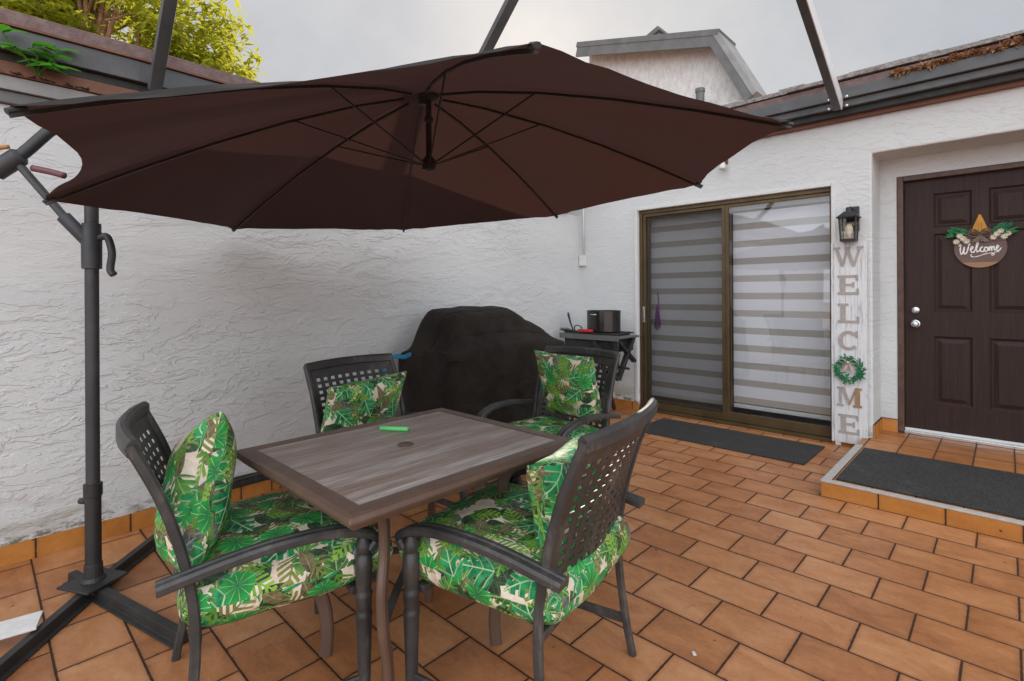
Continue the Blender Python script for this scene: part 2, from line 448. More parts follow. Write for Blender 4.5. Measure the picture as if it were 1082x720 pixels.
def blind_mat(name, a, alpha):
    m = Mat(name, 0.85, 0, a, 0.2); v = m.coord(); x, y, z = m.xyz(v)
    f = m.noise(m.comb(x, y, z * 30.0), 20, 3)
    m.base(m.ramp(f, [(0.3, tuple(k * 0.93 for k in a)), (0.7, a)]))
    if alpha < 1:
        tr = m.n('ShaderNodeBsdfTransparent'); mx = m.n('ShaderNodeMixShader'); mx.inputs[0].default_value = alpha
        m.l(tr.outputs[0], mx.inputs[1]); m.l(m.b.outputs[0], mx.inputs[2]); m.l(mx.outputs[0], m.out.inputs['Surface'])
    return m.m
M['blind_solid'] = blind_mat('blind_opaque_band', (0.84, 0.84, 0.90), 1.0)
M['blind_sheer'] = blind_mat('blind_sheer_band', (0.58, 0.54, 0.50), 0.80)
M['room'] = mottled('room_paint', (0.45, 0.42, 0.36), (0.55, 0.52, 0.46), 0.8, 2)
def door_mat():
    m = Mat('dark_brown_door_paint', 0.55, spec=0.28); v = m.coord()
    g = m.noise(m.scale(v, 60, 60, 2.2), 1.6, 5, 0.65)
    m.base(m.ramp(g, [(0.3, (0.022, 0.011, 0.009)), (0.7, (0.040, 0.021, 0.017))])); m.bump(g, 0.0012); return m.m
M['door'] = door_mat()
M['door_frame'] = mottled('brown_door_frame', (0.055, 0.028, 0.020), (0.12, 0.066, 0.045), 0.5, 14, bump=0.001)
def board_white():
    m = Mat('whitewashed_board', 0.7, spec=0.3); v = m.coord(); x, y, z = m.xyz(v)
    f = m.noise(m.comb(x * 14.0, y, z * 1.4), 3, 6, 0.7)
    c = m.ramp(f, [(0.36, (0.42, 0.42, 0.425)), (0.46, (0.64, 0.65, 0.66)), (0.7, (0.72, 0.73, 0.74))])
    line = ((x + 1.0) / 0.0815).mod(1.0); line = (line - 0.5).abs().gt(0.482)
    m.base(m.mix(line * 0.6, c, (0.16, 0.145, 0.135))); m.bump(f, 0.002); return m.m
M['board_white'] = board_white()
M['letter_grey'] = mottled('grey_wood_letter', (0.30, 0.27, 0.25), (0.42, 0.375, 0.35), 0.7, 22)
M['letter_brown'] = mottled('brown_wood_letter', (0.27, 0.165, 0.09), (0.38, 0.25, 0.15), 0.7, 22)
M['letter_pink'] = mottled('dusty_wood_letter', (0.31, 0.275, 0.25), (0.42, 0.375, 0.345), 0.7, 22)
M['wreath'] = mottled('wreath_green', (0.010, 0.12, 0.045), (0.05, 0.26, 0.11), 0.6, 60)
M['burlap'] = mottled('burlap_ribbon', (0.40, 0.31, 0.25), (0.58, 0.48, 0.42), 0.85, 60)
M['plaid'] = mottled('dark_plaid_ribbon', (0.05, 0.045, 0.04), (0.30, 0.25, 0.2), 0.85, 90)
M['amber'] = mottled('amber_ribbon', (0.42, 0.17, 0.015), (0.60, 0.30, 0.04), 0.6, 24)
M['petal'] = mottled('cream_petal', (0.60, 0.53, 0.40), (0.75, 0.70, 0.58), 0.7, 40)
M['ink_white'] = mottled('white_paint', (0.70, 0.69, 0.67), (0.80, 0.79, 0.77), 0.6, 9)
def sign_wood():
    m = Mat('stained_sign_wood', 0.6); v = m.coord(); x, y, z = m.xyz(v)
    f = m.noise(m.comb(x * 1.5, y, z * 16.0), 6, 5, 0.65)
    c = m.ramp(f, [(0.3, (0.10, 0.055, 0.045)), (0.7, (0.17, 0.10, 0.085))])
    m.base(m.mix(z.lt(-0.108) * 1.0, c, (0.30, 0.17, 0.09))); return m.m
M['sign_wood'] = sign_wood()
M['lamp_glass'] = glass_mat('lantern_glass', (0.92, 0.90, 0.84))
M['bulb'] = mottled('frosted_bulb', (0.70, 0.64, 0.50), (0.78, 0.74, 0.62), 0.3, 6)
M['bark'] = mottled('orange_brown_bark', (0.20, 0.10, 0.05), (0.42, 0.24, 0.13), 0.9, 12, bump=0.02, bscale=20)
def leaf_mat(name, c1, c2, c3, tcol):
    m = Mat(name, 0.55, spec=0.35); v = m.coord()
    f = m.noise(v, 1.1, 4, 0.6); g = m.noise(v, 14, 2)
    m.base(m.ramp(f * 0.6 + g * 0.4, [(0.34, c1), (0.52, c2), (0.66, c3)]))
    tr = m.n('ShaderNodeBsdfTranslucent'); tr.inputs['Color'].default_value = (*tcol, 1)
    mx = m.n('ShaderNodeMixShader'); mx.inputs[0].default_value = 0.45
    m.l(m.b.outputs[0], mx.inputs[1]); m.l(tr.outputs[0], mx.inputs[2]); m.l(mx.outputs[0], m.out.inputs['Surface']); return m.m
M['tree_leaf'] = leaf_mat('sunlit_tree_leaves', (0.05, 0.095, 0.015), (0.12, 0.18, 0.02), (0.30, 0.33, 0.035), (0.75, 0.72, 0.06))
M['weed_leaf'] = leaf_mat('weed_leaves', (0.06, 0.26, 0.02), (0.10, 0.36, 0.03), (0.14, 0.42, 0.05), (0.14, 0.42, 0.04))

# ---- tropical leaf print
def fabric():
    m = Mat('tropical_leaf_print_fabric', 0.58, spec=0.35)
    uvn = m.n('ShaderNodeUVMap'); uvn.uv_map = 'UVMap'
    oi = m.n('ShaderNodeObjectInfo')
    rnd = S(m.t, oi.outputs['Random'])
    u, vv, _ = m.xyz(uvn.outputs[0])
    u = u * 1.12 + rnd * 7.3; vv = vv * 1.12 + rnd * 3.1
    base_v = m.comb(u, vv, 0.0)
    wob = m.noise(base_v, 9, 2)
    cur = m.mix(m.noise(base_v, 12, 3).sst(0.40, 0.62), (0.70, 0.58, 0.45), (0.82, 0.74, 0.62))
    def cell(scale, ou, ov):
        vo = m.n('ShaderNodeTexVoronoi'); vo.voronoi_dimensions = '2D'; vo.feature = 'F1'
        vo.inputs['Scale'].default_value = scale; vo.inputs['Randomness'].default_value = 0.9
        uu, vw = u + ou, vv + ov
        m.l(m.comb(uu, vw, 0.0), vo.inputs['Vector'])
        px, py, _z = m.xyz(vo.outputs['Position'])
        cr = m.n('ShaderNodeSeparateColor'); m.l(vo.outputs['Color'], cr.inputs[0])
        r, g, b = [S(m.t, cr.outputs[i]) for i in range(3)]
        lx, ly = (uu - px) * scale, (vw - py) * scale
        an = r * (2 * PI); ca, sa = an.cos(), an.sin()
        return lx * ca + ly * sa, ly * ca - lx * sa, g, b
    def paint(cur, mask, col): return m.mix(mask, cur, col)
    def blade(scale, ou, ov, width, notch, freq, dark, light, vein, keep):
        X, Y, g, b = cell(scale, ou, ov)
        X = X + 0.52; ay = Y.abs()
        t = (X / 1.05).mx(0.0).mn(1.0)
        wd = (t.pw(0.62) * PI).sin() * width
        rib = ((X * 1.0 - ay * 0.75) * freq).sin()
        cut = rib.gt(0.55) * ay.gt(wd * 0.42) * notch
        mask = ay.lt(wd) * (1.0 - cut) * g.lt(keep)
        shade = m.noise(m.comb(X, Y, b), 3.0, 3)
        c = m.mix(shade.sst(0.35, 0.65), dark, light)
        c = m.mix((ay / (wd + 0.001)).mn(1.0) * 0.5, c, light)
        vm = ((((X - ay * 0.75) * freq + 1.6).sin()).gt(0.93) * 0.6).mx(ay.lt(0.016))
        return mask, m.mix(vm, c, vein)
    def fan(scale, ou, ov, rad, n, dark, light, vein, keep):
        X, Y, g, b = cell(scale, ou, ov)
        X = X + 0.18
        r = (X * X + Y * Y).m('SQRT'); th = Y.m('ARCTAN2', X)
        edge = rad * (1.0 + 0.10 * (th * (n * 1.0)).cos()) * (1.0 - 0.35 * (th.abs() / PI).pw(6.0))
        mask = r.lt(edge) * g.gt(1 - keep)
        c = m.mix((r / rad).mn(1.0), dark, light)
        vm = (th * (n * 0.5)).sin().abs().lt(0.13) * r.gt(0.03)
        return mask, m.mix(vm * 0.85, c, vein)
    def frond(scale, ou, ov, dark, light, keep):
        X, Y, g, b = cell(scale, ou, ov)
        X = X + 0.55; ay = Y.abs()
        t = (X / 1.1).mx(0.0).mn(1.0)
        wd = (t.pw(0.7) * PI).sin() * 0.34
        st = ((X - ay * 0.9) * 36.0).sin()
        mask = ay.lt(wd) * (st.gt(-0.15)).mx(ay.lt(0.02)) * g.lt(keep)
        return mask, m.mix(t, dark, light)
    # painted back to front
    cur = paint(cur, *blade(9.2, 4.4, 7.7, 0.40, 0.0, 30, (0.012, 0.03, 0.018), (0.04, 0.09, 0.04), (0.10, 0.16, 0.08), 0.9))
    cur = paint(cur, *blade(8.4, 0.0, 0.0, 0.34, 0.0, 34, (0.045, 0.055, 0.055), (0.16, 0.18, 0.17), (0.32, 0.34, 0.32), 0.5))
    cur = paint(cur, *frond(7.4, 3.7, 1.3, (0.13, 0.13, 0.035), (0.30, 0.36, 0.08), 0.7))
    cur = paint(cur, *blade(8.8, 7.1, 5.2, 0.36, 1.0, 26, (0.020, 0.085, 0.03), (0.09, 0.33, 0.06), (0.34, 0.46, 0.16), 0.85))
    cur = paint(cur, *blade(9.6, 2.2, 8.4, 0.20, 0.0, 30, (0.06, 0.05, 0.03), (0.20, 0.17, 0.08), (0.30, 0.28, 0.14), 0.38))
    cur = paint(cur, *frond(8.0, 5.5, 9.1, (0.06, 0.24, 0.02), (0.32, 0.58, 0.07), 0.72))
    cur = paint(cur, *blade(7.2, 9.9, 2.9, 0.40, 1.0, 22, (0.004, 0.11, 0.05), (0.022, 0.38, 0.12), (0.50, 0.66, 0.36), 0.62))
    cur = paint(cur, *fan(8.2, 1.6, 4.4, 0.42, 10, (0.006, 0.16, 0.05), (0.02, 0.38, 0.07), (0.42, 0.62, 0.20), 0.24))
    m.base(cur)
    m.bump(m.noise(m.coord(), 9, 5, 0.6, 1.0) * 1.0 + m.noise(base_v, 600, 2) * 0.05, 0.020)
    return m.m
M['fabric'] = fabric()

# ------------------------------------------------------------------ ground and setting
bm = B()
us = [-60, -3.4, -0.827, 3.2, 60]; vs_ = [-60, 3.59, 5.6, 60]
vc = [[bm.verts.new((x, y, 0)) for y in vs_] for x in us]
for i in range(4):
    for j in range(3): bm.faces.new((vc[i][j], vc[i + 1][j], vc[i + 1][j + 1], vc[i][j + 1]))
tag(obj('patio', bm, M['tile']), kind='structure')

# porch step: block, front riser tiles, pale nosing
bm = B(); box(bm, -0.827, 3.2, 3.60, 5.6, 0.0, 0.093)
step = tag(obj('porch_step', bm, M['tile_porch']), kind='structure')
bm = B(); box(bm, -0.829, 3.2, 3.588, 3.5985, 0.001, 0.087)
obj('riser_tile', bm, M['skirt_x'], step)
bm = B(); box(bm, -0.833, 3.2, 3.585, 3.634, 0.0875, 0.0975); box(bm, -0.833, -0.785, 3.6345, 4.62, 0.0875, 0.0975)
obj('step_nosing', bm, mottled('pale_stone_nosing', (0.36, 0.34, 0.31), (0.50, 0.48, 0.45), 0.7, 30), step, bevel=0.003)

# ---- side house: low wall with rough stucco on the left
side = thing('side_house', 'low white building with rough trowelled stucco wall and brown flat roof edge at left', 'building', (-3.36, 0, 0))
WA = 0.055                                                      # the wall runs slightly off square
def wx(y): return -WA * max(y - 0.6, 0)
bm = B()
ys = [-5 + 0.1 * i for i in range(100)]; zs = [0, 0.3, 0.6, 0.9, 1.2, 1.5, 1.8, 2.14]
g = [[bm.verts.new((wx(y), y, z)) for z in zs] for y in ys]
for i in range(len(ys) - 1):
    for j in range(len(zs) - 1): bm.faces.new((g[i][j], g[i + 1][j], g[i + 1][j + 1], g[i][j + 1]))
bk = [[bm.verts.new((-0.6, y, z)) for z in (0, 2.14)] for y in (ys[0], ys[-1])]
bm.faces.new([r[0] for r in g] + [bk[1][0], bk[0][0]])
bm.faces.new([r[-1] for r in g] + [bk[1][1], bk[0][1]])
bm.faces.new((bk[0][0], bk[1][0], bk[1][1], bk[0][1]))
bm.faces.new(list(g[0]) + [bk[0][1], bk[0][0]]); bm.faces.new(list(g[-1]) + [bk[1][1], bk[1][0]])
obj('wall', bm, M['stucco_side'], side)
bm = B(); sweep(bm, [(wx(y) + 0.006, y, 0.046) for y in ys[:97]], rect(0.012, 0.091))
obj('skirting', bm, M['skirt_y'], side)
def layer(name, x0, x1, z0, z1, mat, y1=4.6, bev=0.003):
    bm = B(); sweep(bm, [(wx(y) + (x0 + x1) / 2, y, (z0 + z1) / 2) for y in (-5, 0.6, y1)], rect(x1 - x0, z1 - z0))
    return obj(name, bm, mat, side, bevel=bev)
layer('soffit_trim', -0.5, 0.030, 2.143, 2.196, M['fascia_grey'])
layer('soffit_trim', -0.5, 0.050, 2.199, 2.262, M['fascia_light'])
layer('fascia_board', -0.5, 0.062, 2.265, 2.325, M['board_brown'])
layer('gutter', -0.5, 0.050, 2.328, 2.366, M['black_gap'])
layer('fascia', -0.5, 0.085, 2.369, 2.475, M['fascia_dark'])
layer('drip_edge', -0.5, 0.098, 2.478, 2.490, M['board_brown'], bev=0.001)
layer('roof_edge', -0.5, 0.080, 2.493, 2.556, M['shingle_purple'])
bm = B(); sweep(bm, [(wx(y) - 2.2, y, 2.53) for y in (-5, 0.6, 4.6)], rect(3.5, 0.05)); obj('roof', bm, M['shingle'], side)

# ---- main house: front wall with sliding door, entry recess and door
house = thing('main_house', 'white stucco house with bronze sliding door, dark entry door and weathered shingle eave', 'building', (0, 4.9, 0))
SX0, SX1, SZ = -2.84, -1.048, 2.118
PX, RZ = -0.768, 2.335
bm = B()
wall_sheet(bm, 'y', 0, 0.35, [-4.0, SX0, SX1, PX, 0.62, 3.2], [0, SZ, RZ, 2.66],
           lambda i, j: not (i == 1 and j == 0) and not (i == 3 and j < 2))
obj('wall', bm, M['stucco_front'], house, bevel=0.012)
bm = B()
wall_sheet(bm, 'y', 0.352, 0.15, [-0.9, -0.655, 0.36, 0.75], [0.09, 2.186, 2.5], lambda i, j: not (i == 1 and j == 0))
obj('entry_wall', bm, M['stucco_front'], house)
bm = B(); box(bm, PX + 0.0005, PX + 0.0115, 0.0, 0.3515, 0.094, 0.20); obj('skirting', bm, M['skirt_y'], house)
bm = B(); box(bm, PX + 0.012, -0.657, 0.339, 0.3515, 0.094, 0.20); obj('skirting', bm, M['skirt_x'], house)
bm = B(); box(bm, SX1 + 0.002, -0.83, -0.012, -0.0005, 0.001, 0.085); obj('skirting', bm, M['skirt_x'], house); bm = B(); box(bm, -4.0, SX0 - 0.002, -0.012, -0.0005, 0.001, 0.085)
obj('skirting', bm, M['skirt_x'], house)
# plaster band round the sliding door opening
bm = B()
box(bm, SX0 - 0.035, SX0 - 0.001, -0.012, -0.0005, 0.09, SZ + 0.034); box(bm, SX1 + 0.001, SX1 + 0.035, -0.012, -0.0005, 0.09, SZ + 0.034)
box(bm, SX0 - 0.0005, SX1 + 0.0005, -0.012, -0.0005, SZ + 0.001, SZ + 0.034)
obj('door_surround', bm, mottled('surround_plaster', (0.60, 0.60, 0.60), (0.68, 0.68, 0.67), 0.8, 12, bump=0.003), house, bevel=0.005)
# eave: boards, gutter, shingles
def strip(name, y0, y1, z0, z1, mat, x0=-4.4, x1=3.4, bev=0.004):
    bm = B(); box(bm, x0, x1, y0, y1, z0, z1); return obj(name, bm, mat, house, bevel=bev)
strip('fascia_board', -0.045, 0.3, 2.625, 2.69, M['board_brown'])
strip('gutter', -0.10, -0.047, 2.655, 2.70, M['black_gap'])
strip('gutter', -0.150, 0.3, 2.702, 2.755, M['fascia_dark'])
strip('gutter', -0.185, 0.3, 2.758, 2.842, M['fascia_dark'])
strip('roof_edge', -0.15, 0.3, 2.845, 2.905, M['shingle_purple'])
def shingles(name, x0, x1, y0, y1, z0, slope, step_=0.028):
    bm = B(); rnd = random.Random(3); y = y0; z = z0; k = 0
    while y < y1:
        x = x0 - rnd.random() * 0.2
        while x < x1:
            wd = rnd.uniform(0.16, 0.34); dz = rnd.uniform(-0.006, 0.008); dy = rnd.uniform(-0.02, 0.014)
            box(bm, x, min(x + wd - 0.004, x1), y + dy, y + 0.34, z + dz, z + dz + 0.014 + rnd.random() * 0.008)
            x += wd
        y += 0.09; z += 0.09 * slope; k += 1
    return obj(name, bm, M['shingle'], house)
shingles('roof_shingle', -4.4, 3.4, -0.17, 0.16, 2.912, 0.42)
bm = B(); sweep(bm, [(-0.5, 0.12, 2.88), (-0.5, 4.0, 3.85)], rect(7.8, 0.05)); obj('roof', bm, M['shingle'], house)

# sliding door: fixed pane right, sliding pane with screen left
door = None
bm = B()
yf0, yf1 = 0.03, 0.13
box(bm, SX0 + 0.002, SX0 + 0.034, yf0, yf1, 0.03, SZ - 0.002); box(bm, SX1 - 0.014, SX1 - 0.002, yf0, yf1, 0.03, SZ - 0.002)
box(bm, SX0 + 0.0345, SX1 - 0.0145, yf0, yf1, SZ - 0.036, SZ - 0.002); box(bm, SX0 + 0.002, SX1 - 0.002, yf0 - 0.025, yf1, 0.001, 0.0295)
sld = obj('sliding_door', bm, M['bronze'], house, bevel=0.002)
sld['label'] = 'bronze framed sliding glass door with insect screen on its left half'
MX = -1.925
def sash(name, x0, x1, y, wt_, mat, gm, lower=0.085, wr_=None):
    wr_ = wr_ or wt_
    bm = B()
    box(bm, x0, x0 + wt_, y, y + 0.028, 0.033, SZ - 0.038); box(bm, x1 - wr_, x1, y, y + 0.028, 0.033, SZ - 0.038)
    box(bm, x0 + wt_, x1 - wr_, y + 0.001, y + 0.027, SZ - 0.038 - wt_, SZ - 0.038); box(bm, x0 + wt_, x1 - wr_, y + 0.001, y + 0.027, 0.033, 0.033 + lower)
    o = obj(name, bm, mat, sld, bevel=0.002)
    bm = B(); box(bm, x0 + wt_, x1 - wr_, y + 0.011, y + 0.016, 0.033 + lower, SZ - 0.038 - wt_)
    return o, bm
o, bm = sash('pane_frame', MX - 0.01, SX1 - 0.0145, 0.045, 0.030, M['bronze'], None, 0.085, 0.007); obj('glass_pane', bm, M['glass'], sld)
o, bm = sash('pane_frame', SX0 + 0.036, MX + 0.03, 0.078, 0.05, M['bronze'], None); obj('glass_pane', bm, M['glass'], sld)
o, bm = sash('screen_frame', SX0 + 0.037, MX - 0.012, 0.044, 0.03, M['bronze'], None, 0.06); obj('insect_screen', bm, M['screen'], sld)
bm = B(); box(bm, SX0 + 0.040, SX0 + 0.062, 0.022, 0.043, 0.93, 1.10); obj('handle', bm, M['chrome'], sld, bevel=0.004)
# room behind the glass
bm = B()
wall_sheet(bm, 'y', 3.2, 0.1, [-4.0, 0.0], [0, 2.6], lambda i, j: True)
box(bm, -4.0, 0.0, 0.36, 3.2, 2.4, 2.45); box(bm, -4.0, -3.95, 0.36, 3.2, 0.03, 2.4); box(bm, -0.95, -0.92, 0.51, 3.2, 0.03, 2.4); box(bm, -3.94, -0.96, 0.36, 3.2, 0.005, 0.02)
obj('room_wall', bm, M['room'], house)

# blinds (hang inside: things of their own)
def blind(x0, x1, label, y, zoff=0.0):
    t = thing('window_blind', label, 'blind', ((x0 + x1) / 2, 4.9 + y, 0), 0, 'zebra blinds behind the sliding door')
    h = (x1 - x0) / 2; per = 0.1655; z = SZ - 0.09; a = B(); b = B(); k = 0
    zz = z + zoff
    while zz > 0.20:
        z1 = min(zz, z); zm = zz - per * 0.63; z0 = zz - per
        if z1 > max(zm, 0.18): box(a, -h, h, 0.0, 0.003, max(zm, 0.18), z1)
        if min(zm, z) > max(z0, 0.18): box(b, -h, h, 0.001, 0.002, max(z0, 0.18), min(zm, z))
        zz = z0
    obj('opaque_band', a, M['blind_solid'], t); obj('sheer_band', b, M['blind_sheer'], t)
    bm = B(); box(bm, -h, h, -0.008, 0.012, 0.14, 0.178); obj('bottom_rail', bm, M['white_plastic'], t, bevel=0.004)
    bm = B(); box(bm, -h - 0.005, h + 0.005, -0.02, 0.04, z + 0.001, z + 0.08); obj('head_box', bm, M['white_plastic'], t, bevel=0.004)
    return t
blind(SX0 + 0.05, MX - 0.01, 'striped zebra blind seen through the dark insect screen of the left half', 0.19, 0.03)
blind(MX + 0.01, SX1 - 0.012, 'pale striped zebra blind behind the clear right pane of the sliding door', 0.19, -0.02)
t = thing('tassel', 'purple ribbon tassel hanging behind the screen beside the door jamb', 'tassel', (-2.70, 5.06, 1.06))
bm = B(); tube(bm, smooth_path([(0, 0, 0.20), (0.01, 0.005, 0.05), (-0.005, 0, -0.08)]), 0.006, 8)
for k in range(7):
    a = k * 0.9; tube(bm, [(0.006 * math.cos(a), 0.006 * math.sin(a), 0.06), (0.02 * math.cos(a), 0.015 * math.sin(a), -0.06), (0.03 * math.cos(a), 0.02 * math.sin(a), -0.17 - 0.02 * (k % 3))], 0.006, 6)
obj('ribbon', bm, M['purple'], t, smooth=True)

# entry door
ex0, ex1, ez0, ez1 = -0.608, 0.312, 0.135, 2.14
bm = B()
yd = 0.40
xs = [ex0, -0.425, -0.195, -0.10, 0.13, ex1]; zs = [ez0, 0.35, 0.89, 1.085, 1.705, 1.755, 2.025, ez1]
def dcell(i, j): return (i in (1, 3)) and (j in (1, 3, 5))
for i in range(5):
    for j in range(7):
        X0, X1, Z0, Z1 = xs[i], xs[i + 1], zs[j], zs[j + 1]
        if not dcell(i, j):
            bm.faces.new([bm.verts.new(p) for p in ((X0, yd, Z0), (X1, yd, Z0), (X1, yd, Z1), (X0, yd, Z1))])
        else:
            loops = []
            for ins, dy in ((0, 0), (0.014, 0.014), (0.024, 0.014), (0.052, 0.003)):
                loops.append([bm.verts.new(p) for p in ((X0 + ins, yd + dy, Z0 + ins), (X1 - ins, yd + dy, Z0 + ins), (X1 - ins, yd + dy, Z1 - ins), (X0 + ins, yd + dy, Z1 - ins))])
            for a, b in zip(loops, loops[1:]):
                for q in range(4): bm.faces.new((a[q], a[(q + 1) % 4], b[(q + 1) % 4], b[q]))
            bm.faces.new(loops[-1])
bmesh.ops.remove_doubles(bm, verts=bm.verts, dist=0.0003)
box(bm, ex0, ex1, yd + 0.02, yd + 0.045, ez0, ez1)
fd = obj('front_door', bm, M['door'], house)
fd['label'] = 'dark brown six panel entry door'
bm = B()
box(bm, -0.653, ex0 - 0.004, 0.345, 0.44, 0.10, 2.184); box(bm, ex1 + 0.004, 0.358, 0.345, 0.44, 0.10, 2.184); box(bm, ex0 - 0.0035, ex1 + 0.0035, 0.345, 0.44, ez1 + 0.004, 2.184)
obj('door_frame', bm, M['door_frame'], fd, bevel=0.004)
bm = B(); box(bm, ex0 - 0.003, ex1 + 0.003, 0.34, 0.44, 0.0945, 0.118); obj('threshold', bm, M['chrome'], fd, bevel=0.003)
bm = B(); box(bm, ex0 - 0.002, ex1, 0.385, 0.3985, 0.119, 0.136); obj('door_sweep', bm, M['white_plastic'], fd)
bm = B(); lathe(bm, [(0.03, 0.0), (0.031, -0.008), (0.012, -0.012), (0.012, -0.035), (0.024, -0.045), (0.028, -0.06), (0.022, -0.072), (0.005, -0.076)], (-0.541, yd - 0.0005, 0.985), 18, 'y'); obj('door_handle', bm, M['chrome'], fd, smooth=True, angle=40)
bm = B(); lathe(bm, [(0.027, 0.0), (0.027, -0.012), (0.02, -0.018), (0.004, -0.02)], (-0.541, yd - 0.0005, 1.095), 18, 'y'); box(bm, -0.544, -0.538, yd - 0.034, yd - 0.016, 1.083, 1.107); obj('deadbolt', bm, M['chrome'], fd, smooth=True, angle=40)

# ---- gable house behind
gab = thing('gable_house', 'two storey house with grey streaked gable wall rising behind the front roof', 'building', (-4.0, 9.0, 0))
poly = [(-2.34, 0), (1.0, 0), (1.0, 4.46), (0.40, 5.54), (-2.34, 6.24)]
bm = B()
a = [bm.verts.new((x, 0, z)) for x, z in poly]; b = [bm.verts.new((x, 0.45, z)) for x, z in poly]
bm.faces.new(a); bm.faces.new(b[::-1])
for i in range(5): bm.faces.new((a[i], a[(i + 1) % 5], b[(i + 1) % 5], b[i]))
obj('wall', bm, M['stucco_far'], gab)
bm = B(); sweep(bm, [(-2.4, 0.0, 6.37), (0.53, 0.0, 5.60)], rect(0.74, 0.10)); obj('roof', bm, M['fascia_grey'], gab)
bm = B(); sweep(bm, [(-2.4, -0.335, 6.265), (0.46, -0.335, 5.52)], rect(0.05, 0.26)); obj('fascia', bm, M['fascia_grey'], gab)
bm = B(); sweep(bm, [(0.46, 0.0, 5.64), (1.10, 0.0, 4.42)], rect(0.735, 0.09)); obj('roof', bm, M['fascia_light'], gab)
bm = B(); sweep(bm, [(0.36, -0.332, 5.60), (1.00, -0.332, 4.36)], rect(0.06, 0.13)); obj('fascia', bm, M['fascia_grey'], gab)
bm = B()
sweep(bm, [(-1.30, 0.3, 6.12), (-0.80, 0.3, 6.33)], rect(0.4, 0.10)); box(bm, -0.92, -0.82, 0.15, 0.45, 5.9, 6.26); obj('roof_vent', bm, M['fascia_grey'], gab, bevel=0.02)
bm = B(); box(bm, -1.3, 1.05, -0.10, -0.02, 4.28, 4.46); obj('flashing', bm, M['white_plastic'], gab)
bm = B(); lathe(bm, [(0.07, 4.2), (0.07, 4.62), (0.08, 4.62), (0.08, 4.68)], (0.27, -0.5, 0), 10); obj('vent_pipe', bm, M['fascia_grey'], gab)

# ---- overhead bracing frame bars
fr_ = thing('overhead_frame', 'grey aluminium frame bars bolted to both eaves and leaning up over the patio', 'frame', (-3.2, 0.66, 2.34))
def bar(p0, p1, a, b, mat, name='frame_bar', up=(0, 0, 1)):
    bm = B(); sweep(bm, [p0, p1], rect(a, b), up=up); return obj(name, bm, mat, fr_, bevel=0.003)
bar((-0.01, 0, -0.02), (0.86, 0, 0.98), 0.056, 0.05, M['bar_grey'])
Bp = Vector((-0.962 + 3.2, 4.70 - 0.66, 2.73 - 2.34)); Bt = Vector((-0.962 + 3.2, 3.786 - 0.66, 3.169 - 2.34))
dB = (Bt - Bp)
bar(Bp - dB * 0.03, Bp + dB * 1.6, 0.055, 0.10, M['bar_grey'])
bm = B(); sweep(bm, [Bp - dB * 0.03 + Vector((0.031, 0, 0)), Bp + dB * 1.6 + Vector((0.031, 0, 0))], rect(0.006, 0.104)); obj('bar_lit_strip', bm, M['bar_lit'], fr_)  # thin white strip paints the lit right side of this grey bar
Cp = Vector((-3.4 + 3.2, 3.276 - 0.66, 3.54 - 2.34)); Ct = Vector((-3.123 + 3.2, 3.276 - 0.66, 3.819 - 2.34)); dC = Ct - Cp
bar(Cp - dC * 3.4, Cp + dC * 2.2, 0.10, 0.05, M['bar_grey'])
Bo = Bp + dB * 1.6; Ao = Vector((0.86, 0, 0.98)); Co = Cp + dC * 2.2
for q in ((-0.045, 0.02), (-0.045, -0.05), (0.075, 0.02), (0.075, -0.05)):
    bm = B(); lathe(bm, [(0.010, 0), (0.010, -0.006), (0.004, -0.009)], Bp + Vector((q[0], -0.045 - 0.0, q[1])), 8, 'y')
    obj('bolt', bm, M['chrome'], fr_)
bar(Ao, Ao + Vector((0.5, 0.0, 0.56)), 0.056, 0.05, M['bar_grey']); 

# ------------------------------------------------------------------ cantilever umbrella
k_ = 0.965
CC = Vector((-1.968 * k_, 1.501 * k_, 1.25 + 0.486 * k_)); RR = 1.5 * k_; TH = -0.515; AX, AY = 0.039, 0.064
POLE = Vector((-2.77, 0.345, 0))
um = thing('cantilever_umbrella', 'black offset parasol with octagonal canopy hanging over the table from a charcoal pole', 'umbrella', POLE)
def L(v): return Vector(v) - POLE
NRM = Vector((-AX, -AY, 1)).normalized()
tips = []
for i in range(8):
    a = TH + PI / 4 * i; e = Vector((math.cos(a) * RR, math.sin(a) * RR, 0)); e.z = e.x * AX + e.y * AY
    tips.append(e)
APH = 0.44
def rib_pt(i, t, lift=0.0):
    e = tips[i % 8]
    return CC + e * t + NRM * (APH * (1 - t ** 1.42) + lift)
bm = B(); ns, nt = 16, 16
uvl = None
grid = {}
for i in range(8):
    for s in range(ns):
        for q in range(1, nt + 1):
            t = q / nt; f = s / ns
            a = rib_pt(i, t); b = rib_pt(i + 1, t)
            p = a.lerp(b, f); fs = f ** 1.55 if i == 6 else f; sag = 4 * fs * (1 - fs)
            p = p + (CC + NRM * (p - CC).dot(NRM) - p) * ((0.004, 0.055, 0.10, 0.08, 0.07, 0.06, 0.085, 0.012)[i] * sag * t ** 3)        # scalloped hem
            p -= NRM * (0.022 * sag * math.sin(PI * min(t, 1.0) * 0.8))
            p += NRM * (0.007 * noise.noise(p * 5.0) + 0.006 * t * math.sin(f * 38 + i) * (abs(f - 0.5) * 2) ** 3)
            grid[(i, s, q)] = bm.verts.new(L(p))
top = bm.verts.new(L(rib_pt(0, 0)))
def G(i, s, q):
    if s == ns: i, s = i + 1, 0
    return grid[(i % 8, s, q)]
for i in range(8):
    for s in range(ns):
        bm.faces.new((top, G(i, s, 1), G(i, s + 1, 1)))
        for q in range(1, nt): bm.faces.new((G(i, s, q), G(i, s, q + 1), G(i, s + 1, q + 1), G(i, s + 1, q)))
cn = obj('canopy', bm, M['canopy'], um, smooth=True, angle=50)
hem = B()
